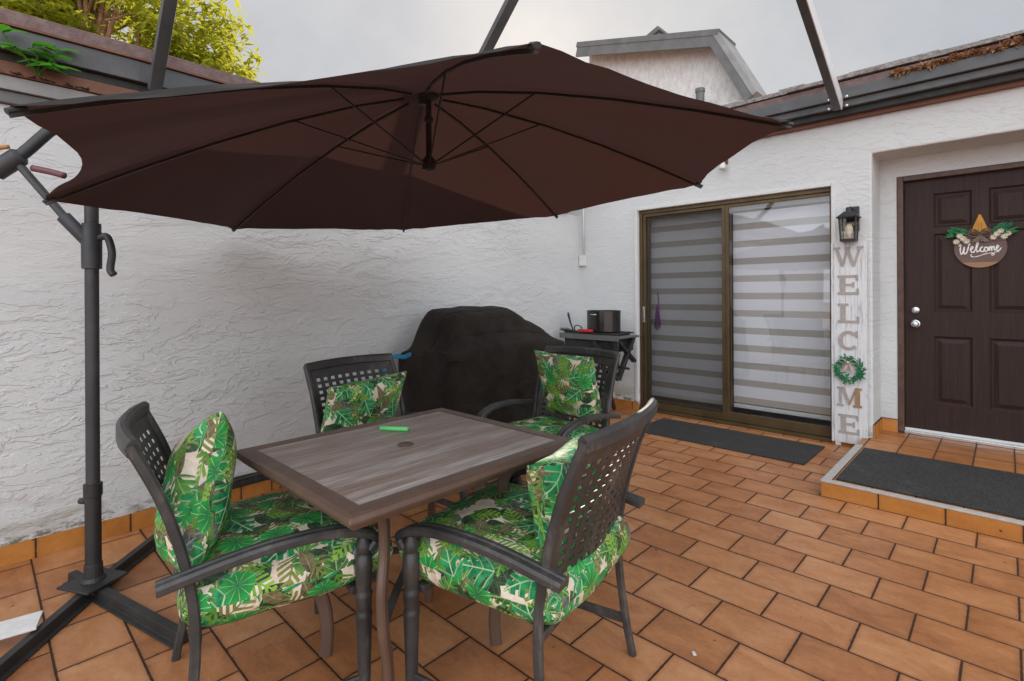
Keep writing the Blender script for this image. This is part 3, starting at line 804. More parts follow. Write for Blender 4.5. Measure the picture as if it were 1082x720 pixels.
for i in range(8):
    pts = [L(Vector((0, 0, 0))) + POLE for _ in ()]
for i in range(8):
    rp = [L(rib_pt(i, t, -0.016)) for t in [0.06, 0.2, 0.4, 0.6, 0.8, 0.93, 1.0]]
    bm = B(); sweep(bm, rp, rect(0.009, 0.010)); tip = rp[-1]
    rb = obj('rib', bm, M['base_metal'], um)
    bm = B(); d = (rp[-1] - rp[-2]).normalized(); sweep(bm, [tip - d * 0.03 + Vector((0, 0, 0.010)), tip + d * 0.006 + Vector((0, 0, 0.010))], rrect(0.016, 0.013, 0.004)); obj('tip_cap', bm, M['base_metal'], rb)
HUB = CC + NRM * 0.11
for i in range(8):
    bm = B(); sweep(bm, [L(HUB), L(rib_pt(i, 0.38, -0.02))], rect(0.006, 0.006)); obj('strut', bm, M['base_metal'], um)
bm = B(); lathe(bm, [(0.012, -0.02), (0.030, -0.015), (0.030, 0.03), (0.013, 0.05), (0.013, 0.20), (0.020, 0.205), (0.020, 0.225), (0.013, 0.23), (0.013, 0.30), (0.046, 0.315), (0.05, 0.345)], L(HUB), 16); obj('hub', bm, M['base_metal'], um, smooth=True, angle=40)
bm = B(); 
# mast in two telescoped sections
tube(bm, [(0, 0, 0.05), (0, 0, 2.03)], 0.0245, 20); obj('mast', bm, M['pole'], um, smooth=True, angle=50)
bm = B(); tube(bm, [(0, 0, 0.05), (0, 0, 0.44)], 0.0285, 20); lathe(bm, [(0.0285, 0.41), (0.033, 0.412), (0.033, 0.462), (0.026, 0.464)], (0, 0, 0), 20)
tube(bm, [(-0.027, -0.02, 0.385), (-0.052, -0.036, 0.385)], 0.012, 10); obj('lower_sleeve', bm, M['base_metal'], um, smooth=True, angle=40)
J = L((-2.89, 0.118, 1.80)); SL = 1.49
bm = B(); lathe(bm, [(0.026, SL - 0.13), (0.035, SL - 0.128), (0.036, SL + 0.02), (0.033, SL + 0.03), (0.033, SL + 0.06), (0.026, SL + 0.062)], (0, 0, 0), 20)
dJ = (J - Vector((0, 0, SL))).normalized()
tube(bm, [Vector((0, 0, SL - 0.03)) + dJ * 0.0, Vector((0, 0, SL - 0.03)) + dJ * 0.15], 0.026, 14)
obj('mast_collar', bm, M['pole'], um, smooth=True, angle=40)
cr_ = Vector((0.72, 0.69, 0))
bm = B(); sweep(bm, smooth_path([Vector((0, 0, SL)) + cr_ * 0.03, Vector((0, 0, SL + 0.005)) + cr_ * 0.065, Vector((0, 0, SL - 0.06)) + cr_ * 0.085, Vector((0, 0, SL - 0.13)) + cr_ * 0.078, Vector((0, 0, SL - 0.155)) + cr_ * 0.092]), circ(0.014, 10), up=(-0.69, 0.72, 0))
obj('clamp_lever', bm, M['pole'], um, smooth=True)
bm = B(); sweep(bm, [Vector((0, 0, SL - 0.03)) + dJ * 0.12, J], rrect(0.034, 0.026, 0.006)); obj('strut_arm', bm, M['pole'], um)
APX = L(rib_pt(0, 0)) + Vector((0, 0, 0.05))
bm = B(); bo = [J, Vector((0, 0, 2.02)), Vector((0, 0, 2.02)).lerp(APX, 0.5) + Vector((0, 0, 0.0)), APX]; tube(bm, smooth_path(bo, 8), 0.023, 16); tube(bm, [APX, APX - Vector((0, 0, 0.10))], 0.02, 12)
obj('boom', bm, M['pole'], um, smooth=True, angle=50)
bm = B(); dB_ = (Vector((0, 0, 2.02)) - J).normalized()
tube(bm, [J - dB_ * 0.09, J - dB_ * 0.085, J + dB_ * 0.02, J + dB_ * 0.03], 0.037, 16, scales=[0.7, 1, 1, 0.75]); obj('crank_housing', bm, M['pole'], um, smooth=True, angle=40)
bm = B(); q0 = J + Vector((-0.02, -0.03, 0.045)); sweep(bm, smooth_path([q0 + Vector((-0.03, -0.03, -0.01)), q0 + Vector((-0.01, -0.01, 0.0)), q0 + Vector((0.012, 0.012, 0.004))]), circ(0.009, 8)); obj('crank_handle', bm, M['orange'], um, smooth=True)
bm = B(); q0 = J + Vector((0.05, 0.05, -0.035)); tube(bm, smooth_path([q0, q0 + Vector((0.045, 0.05, -0.014)), q0 + Vector((0.085, 0.09, -0.030))]), 0.013, 10); obj('release_grip', bm, M['dark_red'], um, smooth=True)
# cross base: four angle-iron legs
for ang, ln in ((-0.66, 0.95), (2.42, 0.62), (0.26, 0.66), (3.40, 0.19)):
    bm = B(); d = Vector((math.cos(ang), math.sin(ang), 0)); z0 = Vector((0, 0, 0.004))
    prof = [(-0.036, 0), (0.036, 0), (0.036, 0.005), (0.018, 0.007), (0.016, 0.042), (-0.016, 0.042), (-0.018, 0.007), (-0.036, 0.005)]
    sweep(bm, [d * 0.04 + z0, d * ln + z0], prof); obj('base_leg', bm, M['base_metal'], um, bevel=0.002)
bm = B(); box(bm, -0.085, 0.085, -0.085, 0.085, 0.050, 0.060, Matrix.Rotation(0.5, 4, 'Z')); lathe(bm, [(0.045, 0.06), (0.034, 0.075), (0.032, 0.13)], (0, 0, 0), 18); obj('base_plate', bm, M['base_metal'], um, bevel=0.003)

# ------------------------------------------------------------------ table
TC = Vector((-1.513, 1.062, 0))
tb = thing('patio_table', 'square brown metal patio table with weathered grey plank top', 'table', TC)
hx, hy = 0.395, 0.452; RW = 0.058
def ringloop(bm, x, y, z): return [bm.verts.new(p) for p in ((-x, -y, z), (x, -y, z), (x, y, z), (-x, y, z))]
bm = B()
lp = [ringloop(bm, hx - RW, hy - RW, 0.690), ringloop(bm, hx - 0.022, hy - 0.022, 0.678), ringloop(bm, hx - 0.016, hy - 0.016, 0.692), ringloop(bm, hx - 0.003, hy - 0.003, 0.697),
      ringloop(bm, hx, hy, 0.706), ringloop(bm, hx - 0.006, hy - 0.006, 0.717), ringloop(bm, hx - 0.016, hy - 0.016, 0.722), ringloop(bm, hx - RW, hy - RW, 0.722), ringloop(bm, hx - RW, hy - RW, 0.6905)]
for a, b in zip(lp, lp[1:]):
    for q in range(4): bm.faces.new((a[q], a[(q + 1) % 4], b[(q + 1) % 4], b[q]))
obj('table_rim', bm, M['table_rim'], tb, bevel=0.002)
bm = B(); box(bm, -hx + RW + 0.001, hx - RW - 0.001, -hy + RW + 0.001, hy - RW - 0.001, 0.695, 0.7185); obj('tabletop', bm, M['plank'], tb)
bm = B(); lathe(bm, [(0.024, 0.7187), (0.029, 0.7205), (0.026, 0.7225), (0.018, 0.7195)], (-0.02, -0.01, 0), 20); obj('umbrella_hole_cap', bm, M['table_rim'], tb, smooth=True)
bm = B(); box(bm, -hx + 0.04, hx - 0.04, -0.02, 0.02, 0.655, 0.688); box(bm, -0.02, 0.02, -hy + 0.04, hy - 0.04, 0.654, 0.6875); obj('apron', bm, M['table_rim'], tb)
for sx in (-1, 1):
    for sy in (-1, 1):
        d = Vector((sx * hx, sy * hy, 0)).normalized()
        pr_ = [(0.50, 0.68), (0.40, 0.665), (0.33, 0.60), (0.325, 0.50), (0.35, 0.40), (0.335, 0.28), (0.30, 0.18), (0.29, 0.10), (0.292, 0.04), (0.296, 0.004)]
        bm = B(); sweep(bm, smooth_path([d * r + Vector((0, 0, z)) for r, z in pr_], 5), rrect(0.042, 0.026, 0.006), up=d.cross(Vector((0, 0, 1)))); obj('leg', bm, M['table_rim'], tb, smooth=True, angle=35)
for sx in (-1, 1):
    d = Vector((hx, sx * hy, 0)).normalized() * 0.338
    bm = B(); sweep(bm, smooth_path([-d + Vector((0, 0, 0.30)), -d * 0.5 + Vector((0, 0, 0.335 + sx * 0.012)), d * 0.5 + Vector((0, 0, 0.335 + sx * 0.012)), d + Vector((0, 0, 0.30))], 5), rect(0.022, 0.014)); obj('cross_brace', bm, M['chair'], tb)
# things on the table
bm = B(); tube(bm, [(-0.055, -0.018, 0.010), (-0.052, -0.017, 0.0105), (0.052, 0.017, 0.0105), (0.055, 0.018, 0.010)], 0.0095, 10, scales=[0.7, 1, 1, 0.7])
lt = tag(obj('lighter', bm, M['green_plastic'], smooth=True), 'thin bright green lighter lying on the plank tabletop', 'lighter')
lt.location = (-1.714, 1.125, 0.7185); lt.rotation_euler = (0, 0, R_(16))

# ------------------------------------------------------------------ chairs
CG = 'lattice back patio chairs round the table'
def make_chair(label):
    t = thing('patio_chair', label, 'chair', (0, 0, 0), 0, CG)
    ZB = 0.915
    def back_curve(sx, z):          # rear leg and back post as one sweep
        pts = [(0.305, -0.245, 0.0), (0.296, -0.215, 0.18), (0.285, -0.200, 0.40), (0.281, -0.222, 0.58), (0.281, -0.272, 0.76), (0.281, -0.338, ZB)]
        return [(sx * a, b, c) for a, b, c in pts]
    for sx in (-1, 1):
        bm = B(); sweep(bm, smooth_path(back_curve(sx, 0), 6), rrect(0.026, 0.022, 0.005), up=(1, 0, 0)); obj('rear_leg', bm, M['chair'], t, smooth=True, angle=40)
        bm = B()
        lathe(bm, [(0.011, 0.0), (0.014, 0.004), (0.016, 0.06), (0.019, 0.12), (0.021, 0.22), (0.0245, 0.335), (0.026, 0.345), (0.021, 0.352), (0.0225, 0.36), (0.0245, 0.40), (0.0265, 0.412), (0.021, 0.42), (0.023, 0.43), (0.0265, 0.50), (0.025, 0.535), (0.018, 0.545), (0.024, 0.555), (0.024, 0.575), (0.014, 0.60)], (sx * 0.305, 0.24, 0), 16)
        for v in bm.verts: v.co.z *= 0.915
        obj('front_leg', bm, M['chair'], t, smooth=True, angle=50)
        ap = [(sx * 0.305, 0.255, 0.510), (sx * 0.306, 0.276, 0.538), (sx * 0.308, 0.245, 0.564), (sx * 0.312, 0.15, 0.590), (sx * 0.312, 0.0, 0.594), (sx * 0.306, -0.13, 0.579), (sx * 0.302, -0.285, 0.552)]
        bm = B(); sweep(bm, smooth_path(ap, 6), [(-0.026, -0.010), (-0.022, -0.014), (0.022, -0.014), (0.026, -0.010), (0.026, 0.004), (0.020, 0.012), (0.008, 0.012), (0.004, 0.008), (-0.004, 0.008), (-0.008, 0.012), (-0.020, 0.012), (-0.026, 0.004)]); obj('armrest', bm, M['chair'], t, smooth=True, angle=30)
        bm = B(); sweep(bm, [(sx * 0.300, -0.222, 0.125), (sx * 0.302, 0.0, 0.118), (sx * 0.304, 0.235, 0.112)], rrect(0.018, 0.032, 0.004)); obj('stretcher', bm, M['chair'], t)
    # seat frame with slats
    bm = B()
    box(bm, -0.285, 0.285, 0.205, 0.235, 0.368, 0.392); box(bm, -0.285, 0.285, -0.215, -0.185, 0.368, 0.392); box(bm, -0.226, -0.200, -0.1845, 0.2045, 0.369, 0.393); box(bm, 0.200, 0.226, -0.1845, 0.2045, 0.369, 0.393)
    for k in range(8): box(bm, -0.19 + k * 0.05, -0.155 + k * 0.05, -0.1845, 0.2045, 0.380, 0.388)
    obj('seat_frame', bm, M['chair'], t, bevel=0.003)
    # woven back panel: one sheet with a grid of square holes, bowed and raked like the posts
    post = smooth_path(back_curve(1, 0), 10); 
    def post_at(z):
        for a, b in zip(post, post[1:]):
            if a.z <= z <= b.z: f = (z - a.z) / (b.z - a.z + 1e-9); return a.lerp(b, f)
        return post[-1]
    def surf(u, z):
        p = post_at(z); return Vector((u * (p.x - 0.004), p.y - 0.035 * (1 - u * u), z))
    ncol, nrow = 10, 12; z0, z1 = 0.455, 0.890
    us_ = [-0.965]; zz_ = [z0]
    m_u = 1.0; uspan = 0.88 * 2; pu = uspan / ncol
    for k in range(ncol): us_ += [-0.88 + pu * (k + 0.24), -0.88 + pu * (k + 0.76)]
    us_.append(0.965)
    zb0, zb1 = z0 + 0.022, 0.852; pz = (zb1 - zb0) / nrow
    for k in range(nrow): zz_ += [zb0 + pz * (k + 0.24), zb0 + pz * (k + 0.76)]
    zz_.append(z1)
    bm = B(); th = 0.004; cv = {}
    def V(i, j, k):
        if (i, j, k) not in cv: cv[(i, j, k)] = bm.verts.new(surf(us_[i], zz_[j]) + Vector((0, -th * k, 0)))
        return cv[(i, j, k)]
    sol = lambda i, j: 0 <= i < len(us_) - 1 and 0 <= j < len(zz_) - 1 and not (i % 2 == 1 and j % 2 == 1)
    for i in range(len(us_) - 1):
        for j in range(len(zz_) - 1):
            if not sol(i, j): continue
            for k in (0, 1): bm.faces.new((V(i, j, k), V(i + 1, j, k), V(i + 1, j + 1, k), V(i, j + 1, k)))
            for di, dj, e in ((-1, 0, ((i, j), (i, j + 1))), (1, 0, ((i + 1, j), (i + 1, j + 1))), (0, -1, ((i, j), (i + 1, j))), (0, 1, ((i, j + 1), (i + 1, j + 1)))):
                if not sol(i + di, j + dj): bm.faces.new((V(*e[0], 0), V(*e[1], 0), V(*e[1], 1), V(*e[0], 1)))
    obj('lattice_back', bm, M['chair'], t)
    bm = B()
    sweep(bm, [surf(u * 1.02, ZB - 0.004 - 0.006 * u * u) + Vector((0, 0.002, 0)) for u in [-1 + 0.1 * i for i in range(21)]], rrect(0.030, 0.050, 0.010)); obj('top_rail', bm, M['chair'], t, smooth=True, angle=35)
    bm = B(); sweep(bm, [surf(u * 0.98, 0.448) + Vector((0, -0.003, 0)) for u in [-1 + 0.1 * i for i in range(21)]], rrect(0.016, 0.022, 0.004)); obj('lower_rail', bm, M['chair'], t)
    t.scale = (0.967, 0.967, 0.967)
    return t
FA = R_(-13); FB = R_(100.9); FC = R_(-83); FD = R_(181)
PA = (-1.722, 0.640, 0); PB = (-1.115, 1.235, 0); PC = (-2.279, 1.475, 0); PD = (-1.93, 2.31, 0)
chair = make_chair('dark patio chair nearest the umbrella pole, its back edge on')
chair.location = PA; chair.rotation_euler = (0, 0, FA)
dup(chair, PB, FB, 'patio chair nearest the sliding door mat, showing the outside of its lattice back')
dup(chair, PC, FC, 'patio chair pushed in between the stucco wall and the table')
dup(chair, PD, FD, 'patio chair across the table standing in front of the covered grill')

# ---- cushions
def pillow_mesh(w_, d_, h_, pw, corner, seed, flat=0.0, n=26):
    """soft pad: w x d, thickness h; corner>0 pulls pointed corners"""
    me = B(); uv = me.loops.layers.uv.new('UVMap'); rows = {}
    for side in (1, -1):
        for i in range(n + 1):
            for j in range(n + 1):
                a, b = -1 + 2 * i / n, -1 + 2 * j / n
                edge = i in (0, n) or j in (0, n)
                if side == -1 and edge: rows[(side, i, j)] = rows[(1, i, j)]; continue
                # dense near the edge
                a2, b2 = math.sin(a * PI / 2), math.sin(b * PI / 2)
                prof = (max(0, 1 - abs(a2) ** pw) * max(0, 1 - abs(b2) ** pw)) ** 0.42
                pull = 1 - corner * (1 - abs(b2) ** 2) * abs(a2) ** 3
                pull2 = 1 - corner * (1 - abs(a2) ** 2) * abs(b2) ** 3
                rr = 1.0
                if corner == 0: rr = 1 - 0.05 * (abs(a2) ** 5) * (abs(b2) ** 5)
                x, y = a2 * w_ / 2 * pull * rr, b2 * d_ / 2 * pull2 * rr
                z = side * h_ / 2 * prof * (1 if side == 1 else 1 - flat)
                nz = noise.noise(Vector((x * 7 + seed, y * 7, side * 2.0)))
                z += nz * 0.014 * prof
                x += 0.006 * noise.noise(Vector((y * 9, seed, 3))); y += 0.006 * noise.noise(Vector((x * 9, seed, 7)))
                rows[(side, i, j)] = me.verts.new((x, y, z))
    for side in (1, -1):
        for i in range(n):
            for j in range(n):
                vs = [rows[(side, i, j)], rows[(side, i + 1, j)], rows[(side, i + 1, j + 1)], rows[(side, i, j + 1)]]
                if len(set(vs)) < 4: continue
                f = me.faces.new(vs if side == 1 else vs[::-1])
                for lo in f.loops:
                    co = lo.vert.co
                    ax, ay = abs(co.x) / (w_ / 2), abs(co.y) / (d_ / 2)
                    ox = math.copysign(1, co.x) * (h_ / 2 - abs(co.z)) * 0.8 * (ax > 0.9) * 1.0
                    oy = math.copysign(1, co.y) * (h_ / 2 - abs(co.z)) * 0.8 * (ay > 0.9) * 1.0
                    lo[uv].uv = (co.x + ox + seed * 1.7 + (0 if side == 1 else 2.3), co.y + oy + seed * 0.9)
    return me
def place(o, base, rz, off, rx=0.0, ry=0.0, spin=0.0):
    m_ = Matrix.Translation(base) @ Matrix.Rotation(rz, 4, 'Z') @ Matrix.Translation(off) @ Matrix.Rotation(rx, 4, 'X') @ Matrix.Rotation(ry, 4, 'Y') @ Matrix.Rotation(spin, 4, 'Z')
    o.matrix_world = m_; return o
SG, PG = 'leaf print seat cushions on the patio chairs', 'leaf print throw pillows on the patio chairs'
seat_l = ['leaf print seat cushion on the chair nearest the umbrella pole', 'leaf print seat cushion on the chair with its lattice back to the camera',
          'leaf print seat cushion on the chair beside the stucco wall', 'leaf print seat cushion on the chair in front of the covered grill']
pil_l = ['plump leaf print pillow with a bluish corner, propped on the chair by the umbrella pole', 'leaf print pillow seen edge on behind the lattice chair back nearest the camera',
         'leaf print pillow tilted low on the chair beside the stucco wall', 'upright square leaf print pillow on the chair before the covered grill']
for k, (P_, F_) in enumerate(((PA, FA), (PB, FB), (PC, FC), (PD, FD))):
    o = obj('seat_cushion', pillow_mesh(0.565, (0.58, 0.58, 0.56, 0.52)[k], (0.20, 0.20, 0.17, 0.15)[k], 5.0, 0.0, k * 1.37 + 0.2, 0.05), M['fabric'], None, smooth=True); tag(o, seat_l[k], 'cushion', SG)
    place(o, P_, F_, (0.0, (0.055, 0.035, 0.03, -0.02)[k], (0.443, 0.443, 0.425, 0.405)[k]), rx=R_(1.5))
    o = obj('throw_pillow', pillow_mesh(*((0.40, 0.43, 0.18), (0.37, 0.33, 0.14), (0.48, 0.42, 0.15), (0.43, 0.43, 0.15))[k], 2.4, 0.09, k * 2.11 + 5.2), M['fabric'], None, smooth=True); tag(o, pil_l[k], 'pillow', PG)
    off, rx, spin = [((-0.03, -0.18, 0.655), R_(77), R_(17)), ((0.0, -0.145, 0.615), R_(78), R_(2)), ((0.05, -0.17, 0.625), R_(66), R_(-2)), ((-0.02, -0.175, 0.69), R_(71), R_(1))][k]
    place(o, P_, F_, off, rx=rx, spin=spin)

# ------------------------------------------------------------------ covered grill
gr = thing('covered_grill', 'large gas grill under a loose black cloth cover against the stucco wall', 'grill', (-3.0, 2.78, 0))
prof_y = [(-0.58, 0.76), (-0.555, 0.83), (-0.50, 0.90), (-0.41, 1.07), (-0.35, 1.12), (0.0, 1.137), (0.26, 1.137), (0.33, 1.10), (0.42, 1.045), (0.50, 1.035), (0.575, 1.00), (0.635, 0.92), (0.67, 0.85), (0.69, 0.78)]
def top_z(y):
    for (a, za), (b, zb) in zip(prof_y, prof_y[1:]):
        if a <= y <= b: return za + (zb - za) * (y - a) / (b - a)
    return 0.77
bm = B(); ringrows = []
ny = 46
for i in range(ny + 1):
    y = -0.58 + 1.27 * i / ny; zt = top_z(y); lid = max(0.0, (zt - 0.86) / 0.27)
    fx = 0.29; bx = -0.29
    sec = [(bx, 0.05), (bx, 0.45), (bx, 0.80), (bx + 0.03, zt - 0.06 - 0.02 * lid), (bx + 0.09, zt), (bx + 0.20, zt + 0.004), (bx + 0.32, zt - 0.012), (0.13, zt - 0.035 - 0.02 * lid), (fx - 0.10, 0.845 + lid * 0.12), (fx - 0.02, 0.845 + 0.03 * lid), (fx, 0.80), (fx + 0.01, 0.6), (fx + 0.02, 0.4), (fx + 0.03, 0.2), (fx + 0.035, 0.05)]
    pts = smooth_path([Vector((x, y, z)) for x, z in sec], 3); row = []
    for j, p in enumerate(pts):
        e = max(0, abs(y) - 0.70) / 0.10
        q = Vector(p)
        if q.z < 0.8 and i in (0, ny): q.y += 0.0
        f = noise.noise(Vector((q.x * 3.0, q.y * 4.2, q.z * 2.2))) * 0.034 + noise.noise(Vector((q.x * 7, q.y * 9.0 + q.z * 4, q.z * 3.0))) * 0.012 - abs(noise.noise(Vector((q.y * 4.5 + q.z * 3.5, q.x * 3, q.z * 1.5)))) * 0.035
        if q.x > 0.15 and q.z < 0.8: q.x += f * 1.5 + 0.020 * math.sin(q.y * 15 + 2.6 * q.z + 1.5 * math.sin(q.y * 4)) * (1 - q.z) 
        else: q.z += f * 0.5
        row.append(bm.verts.new(q))
    ringrows.append(row); 
for a, b in zip(ringrows, ringrows[1:]):
    for j in range(len(a) - 1): bm.faces.new((a[j], a[j + 1], b[j + 1], b[j]))
for r in (ringrows[0], ringrows[-1]): bm.faces.new(r)
ringrows = [[v.co.copy() for v in r] for r in ringrows]
cvr = obj('cover', bm, M['cover'], gr, smooth=True, angle=34)
def seam(idx, r=0.005):
    b = B(); tube(b, [ringrows[i][idx].copy() for i in range(2, ny - 1, 2)], r, 6); return b
obj('seam', seam(24), M['cover'], gr, smooth=True); obj('seam', seam(18, 0.004), M['cover'], gr, smooth=True)
bm = B(); sweep(bm, [r[-3] + Vector((0.004, 0, 0.02)) for r in ringrows[1:-1]], rect(0.006, 0.05)); obj('hem', bm, M['cover'], gr, smooth=True, angle=40)
bm = B()
for q in ((-0.22, -0.5), (-0.22, 0.55), (0.22, -0.5), (0.22, 0.55)): lathe(bm, [(0.02, 0.0), (0.03, 0.004), (0.03, 0.05), (0.02, 0.06)], (q[0], q[1], 0), 12)
obj('caster', bm, M['black_plastic'], gr)
# blue strap tied by the wall
bm = B(); sweep(bm, smooth_path([(0, -0.16, -0.06), (0.02, -0.11, 0.0), (0.01, -0.04, 0.015), (0.0, 0.03, 0.0), (-0.02, 0.10, 0.012)], 6), rrect(0.012, 0.030, 0.004)); sweep(bm, smooth_path([(0.0, -0.15, -0.04), (0.015, -0.14, -0.09), (0.0, -0.155, -0.15)], 5), rrect(0.028, 0.010, 0.003), up=(0, 1, 0))
o = tag(obj('strap', bm, M['blue'], smooth=True, angle=40), 'bright blue cloth strap tied beside the grill cover', 'strap'); o.location = (-3.10, 2.09, 0.80)

# ------------------------------------------------------------------ folding cook stand with pot
st = thing('cook_stand', 'black folding stand with crossed legs under a pot in the wall corner', 'stand', (-3.02, 4.52, 0))
bm = B(); box(bm, -0.42, 0.30, -0.19, 0.20, 0.795, 0.815); box(bm, -0.42, 0.30, -0.21, -0.191, 0.775, 0.83); obj('tray', bm, M['fascia_grey'], st, bevel=0.004)
bm = B(); box(bm, -0.38, 0.24, -0.17, 0.18, 0.66, 0.793); box(bm, -0.30, 0.18, -0.178, -0.171, 0.69, 0.76); obj('burner_body', bm, M['black_plastic'], st, bevel=0.012)
for sx in (-0.24, 0.02):
    bm = B(); sweep(bm, [(sx, -0.18, 0.79), (sx, 0.16, 0.02)], rect(0.03, 0.035), up=(1, 0, 0)); obj('leg', bm, M['black_plastic'], st, bevel=0.003)
    bm = B(); sweep(bm, [(sx + 0.032, 0.16, 0.79), (sx + 0.032, -0.18, 0.02)], rect(0.03, 0.035), up=(1, 0, 0)); obj('leg', bm, M['black_plastic'], st, bevel=0.003)
bm = B(); sweep(bm, [(0.27, -0.19, 0.79), (0.27, -0.19, 0.50)], rect(0.03, 0.05), up=(1, 0, 0)); sweep(bm, [(0.271, 0.12, 0.80), (0.271, -0.16, 0.40)], rect(0.036, 0.05), up=(1, 0, 0)); sweep(bm, [(0.02, -0.195, 0.76), (0.30, -0.195, 0.40)], rect(0.026, 0.06), up=(0, 1, 0)); sweep(bm, [(0.272, -0.16, 0.77), (0.272, 0.14, 0.55)], rect(0.032, 0.05), up=(1, 0, 0)); obj('side_bracket', bm, M['black_plastic'], st, bevel=0.004)
bm = B(); tube(bm, [(0.28, -0.18, 0.53), (0.41, -0.20, 0.525), (0.42, -0.203, 0.525)], 0.013, 10, scales=[0.7, 1, 0.7]); obj('knob', bm, M['black_plastic'], st, smooth=True)
pt = thing('cooking_pot', 'black glossy round pot standing on the folding stand', 'pot', (-3.02, 4.52, 0.851))
bm = B(); lathe(bm, [(0.155, 0.0), (0.172, 0.004), (0.174, 0.205), (0.179, 0.208), (0.179, 0.215), (0.169, 0.215), (0.166, 0.02)], (0, 0, 0), 32); obj('pot_body', bm, mottled('black_enamel', (0.010, 0.010, 0.010), (0.02, 0.018, 0.016), 0.16, 6, spec=0.7), pt, smooth=True, angle=40)
bm = B(); tube(bm, smooth_path([(-0.03, -0.175, 0.175), (-0.02, -0.195, 0.178), (0.02, -0.195, 0.178), (0.03, -0.175, 0.175)]), 0.006, 8); obj('handle', bm, M['chrome'], pt, smooth=True)
gd = thing('grill_rack', 'black wire cooking rack lying under the pot', 'rack', (-3.02, 4.5, 0.8155))
bm = B(); box(bm, -0.22, 0.21, -0.18, 0.18, 0.0, 0.012)
for k in range(11): tube(bm, [(-0.25 + k * 0.05, -0.20, 0.022), (-0.25 + k * 0.05, 0.18, 0.022)], 0.006, 6)
tube(bm, [(-0.27, -0.19, 0.028), (0.26, -0.19, 0.028)], 0.006, 6); tube(bm, [(-0.27, 0.17, 0.028), (0.26, 0.17, 0.028)], 0.006, 6); obj('grate', bm, M['black_plastic'], gd)
bm = B(); box(bm, -0.085, 0.085, -0.018, 0.018, 0, 0.028); o = tag(obj('scraper', bm, M['red_plastic'], bevel=0.006), 'red plastic scraper lying at the front of the black rack', 'scraper'); o.location = (-3.10, 4.31, 0.852)
ub = thing('grill_brush', 'black long handled grill brush standing at the left end of the stand', 'brush', (-3.40, 4.44, 0.84))
bm = B(); tube(bm, [(0.05, 0, 0.0), (0.01, 0, 0.09), (-0.015, 0, 0.17), (-0.02, 0, 0.20)], 0.011, 10, scales=[0.6, 0.8, 1.2, 0.8]); obj('handle', bm, M['base_metal'], ub, smooth=True)
bm = B(); box(bm, -0.05, 0.10, -0.03, 0.03, -0.02, 0.01)
for k in range(9): tube(bm, [(-0.04 + k * 0.016, -0.02, 0.0), (-0.07 + k * 0.012, -0.09, 0.02 + 0.01 * (k % 3))], 0.004, 5)
obj('bristle_head', bm, M['black_plastic'], ub)
bm = B(); tube(bm, smooth_path([(-0.06, 0, 0), (-0.04, -0.02, 0.05), (0.02, -0.02, 0.055), (0.05, 0, 0.01)]), 0.007, 8); o = tag(obj('tongs', bm, M['fascia_grey'], smooth=True), 'looped grey wire tongs beside the pot on the rack', 'tongs'); o.location = (-3.26, 4.42, 0.85)

# ------------------------------------------------------------------ door mats
bm = B(); n = 20
vs = [[bm.verts.new((x, y, 0.010 + 0.0015 * noise.noise(Vector((x * 3, y * 3, 0))))) for y in (4.13, 4.42, 4.72)] for x in [-2.46 + i * (1.40 / n) for i in range(n + 1)]]
for i in range(n):
    for j in range(2): bm.faces.new((vs[i][j], vs[i + 1][j], vs[i + 1][j + 1], vs[i][j + 1]))
r = bmesh.ops.extrude_face_region(bm, geom=list(bm.faces))
for v in r['geom']:
    if isinstance(v, bmesh.types.BMVert): v.co.z = 0.001
tag(obj('door_mat', bm, M['mat'], bevel=0.002), 'long thin charcoal mat flat on the tiles before the sliding door', 'mat')
bm = B(); box(bm, -0.765, 0.75, 3.665, 4.53, 0.0945, 0.104)
tag(obj('door_mat', bm, M['mat'], bevel=0.003), 'wide charcoal mat covering the porch step before the brown entry door', 'mat')

# ------------------------------------------------------------------ welcome board
wb = thing('welcome_board', 'tall whitewashed plank sign spelling WELCOME downwards beside the sliding door', 'sign', (-0.921, 4.875, 0.0))
lean_ = Matrix.Rotation(R_(-0.6), 4, 'X')
bm = B(); box(bm, -0.1225, 0.1225, -0.012, 0.006, 0.03, 1.645); box(bm, -0.1, -0.06, -0.008, 0.006, 0.0, 0.03); box(bm, 0.06, 0.1, -0.008, 0.006, 0.0, 0.03); obj('board', bm, M['board_white'], wb, bevel=0.002)
def qd(bm, pts, d=0.005):
    a = [bm.verts.new((x, -0.0125, z)) for x, z in pts]; b = [bm.verts.new((x, -0.0125 - d, z)) for x, z in pts]
    bm.faces.new(a); bm.faces.new(b[::-1]); n = len(pts)
    for i in range(n): bm.faces.new((a[i], a[(i + 1) % n], b[(i + 1) % n], b[i]))
def R4(bm, x0, x1, z0, z1, d=0.005): qd(bm, ((x0, z0), (x1, z0), (x1, z1), (x0, z1)), d)
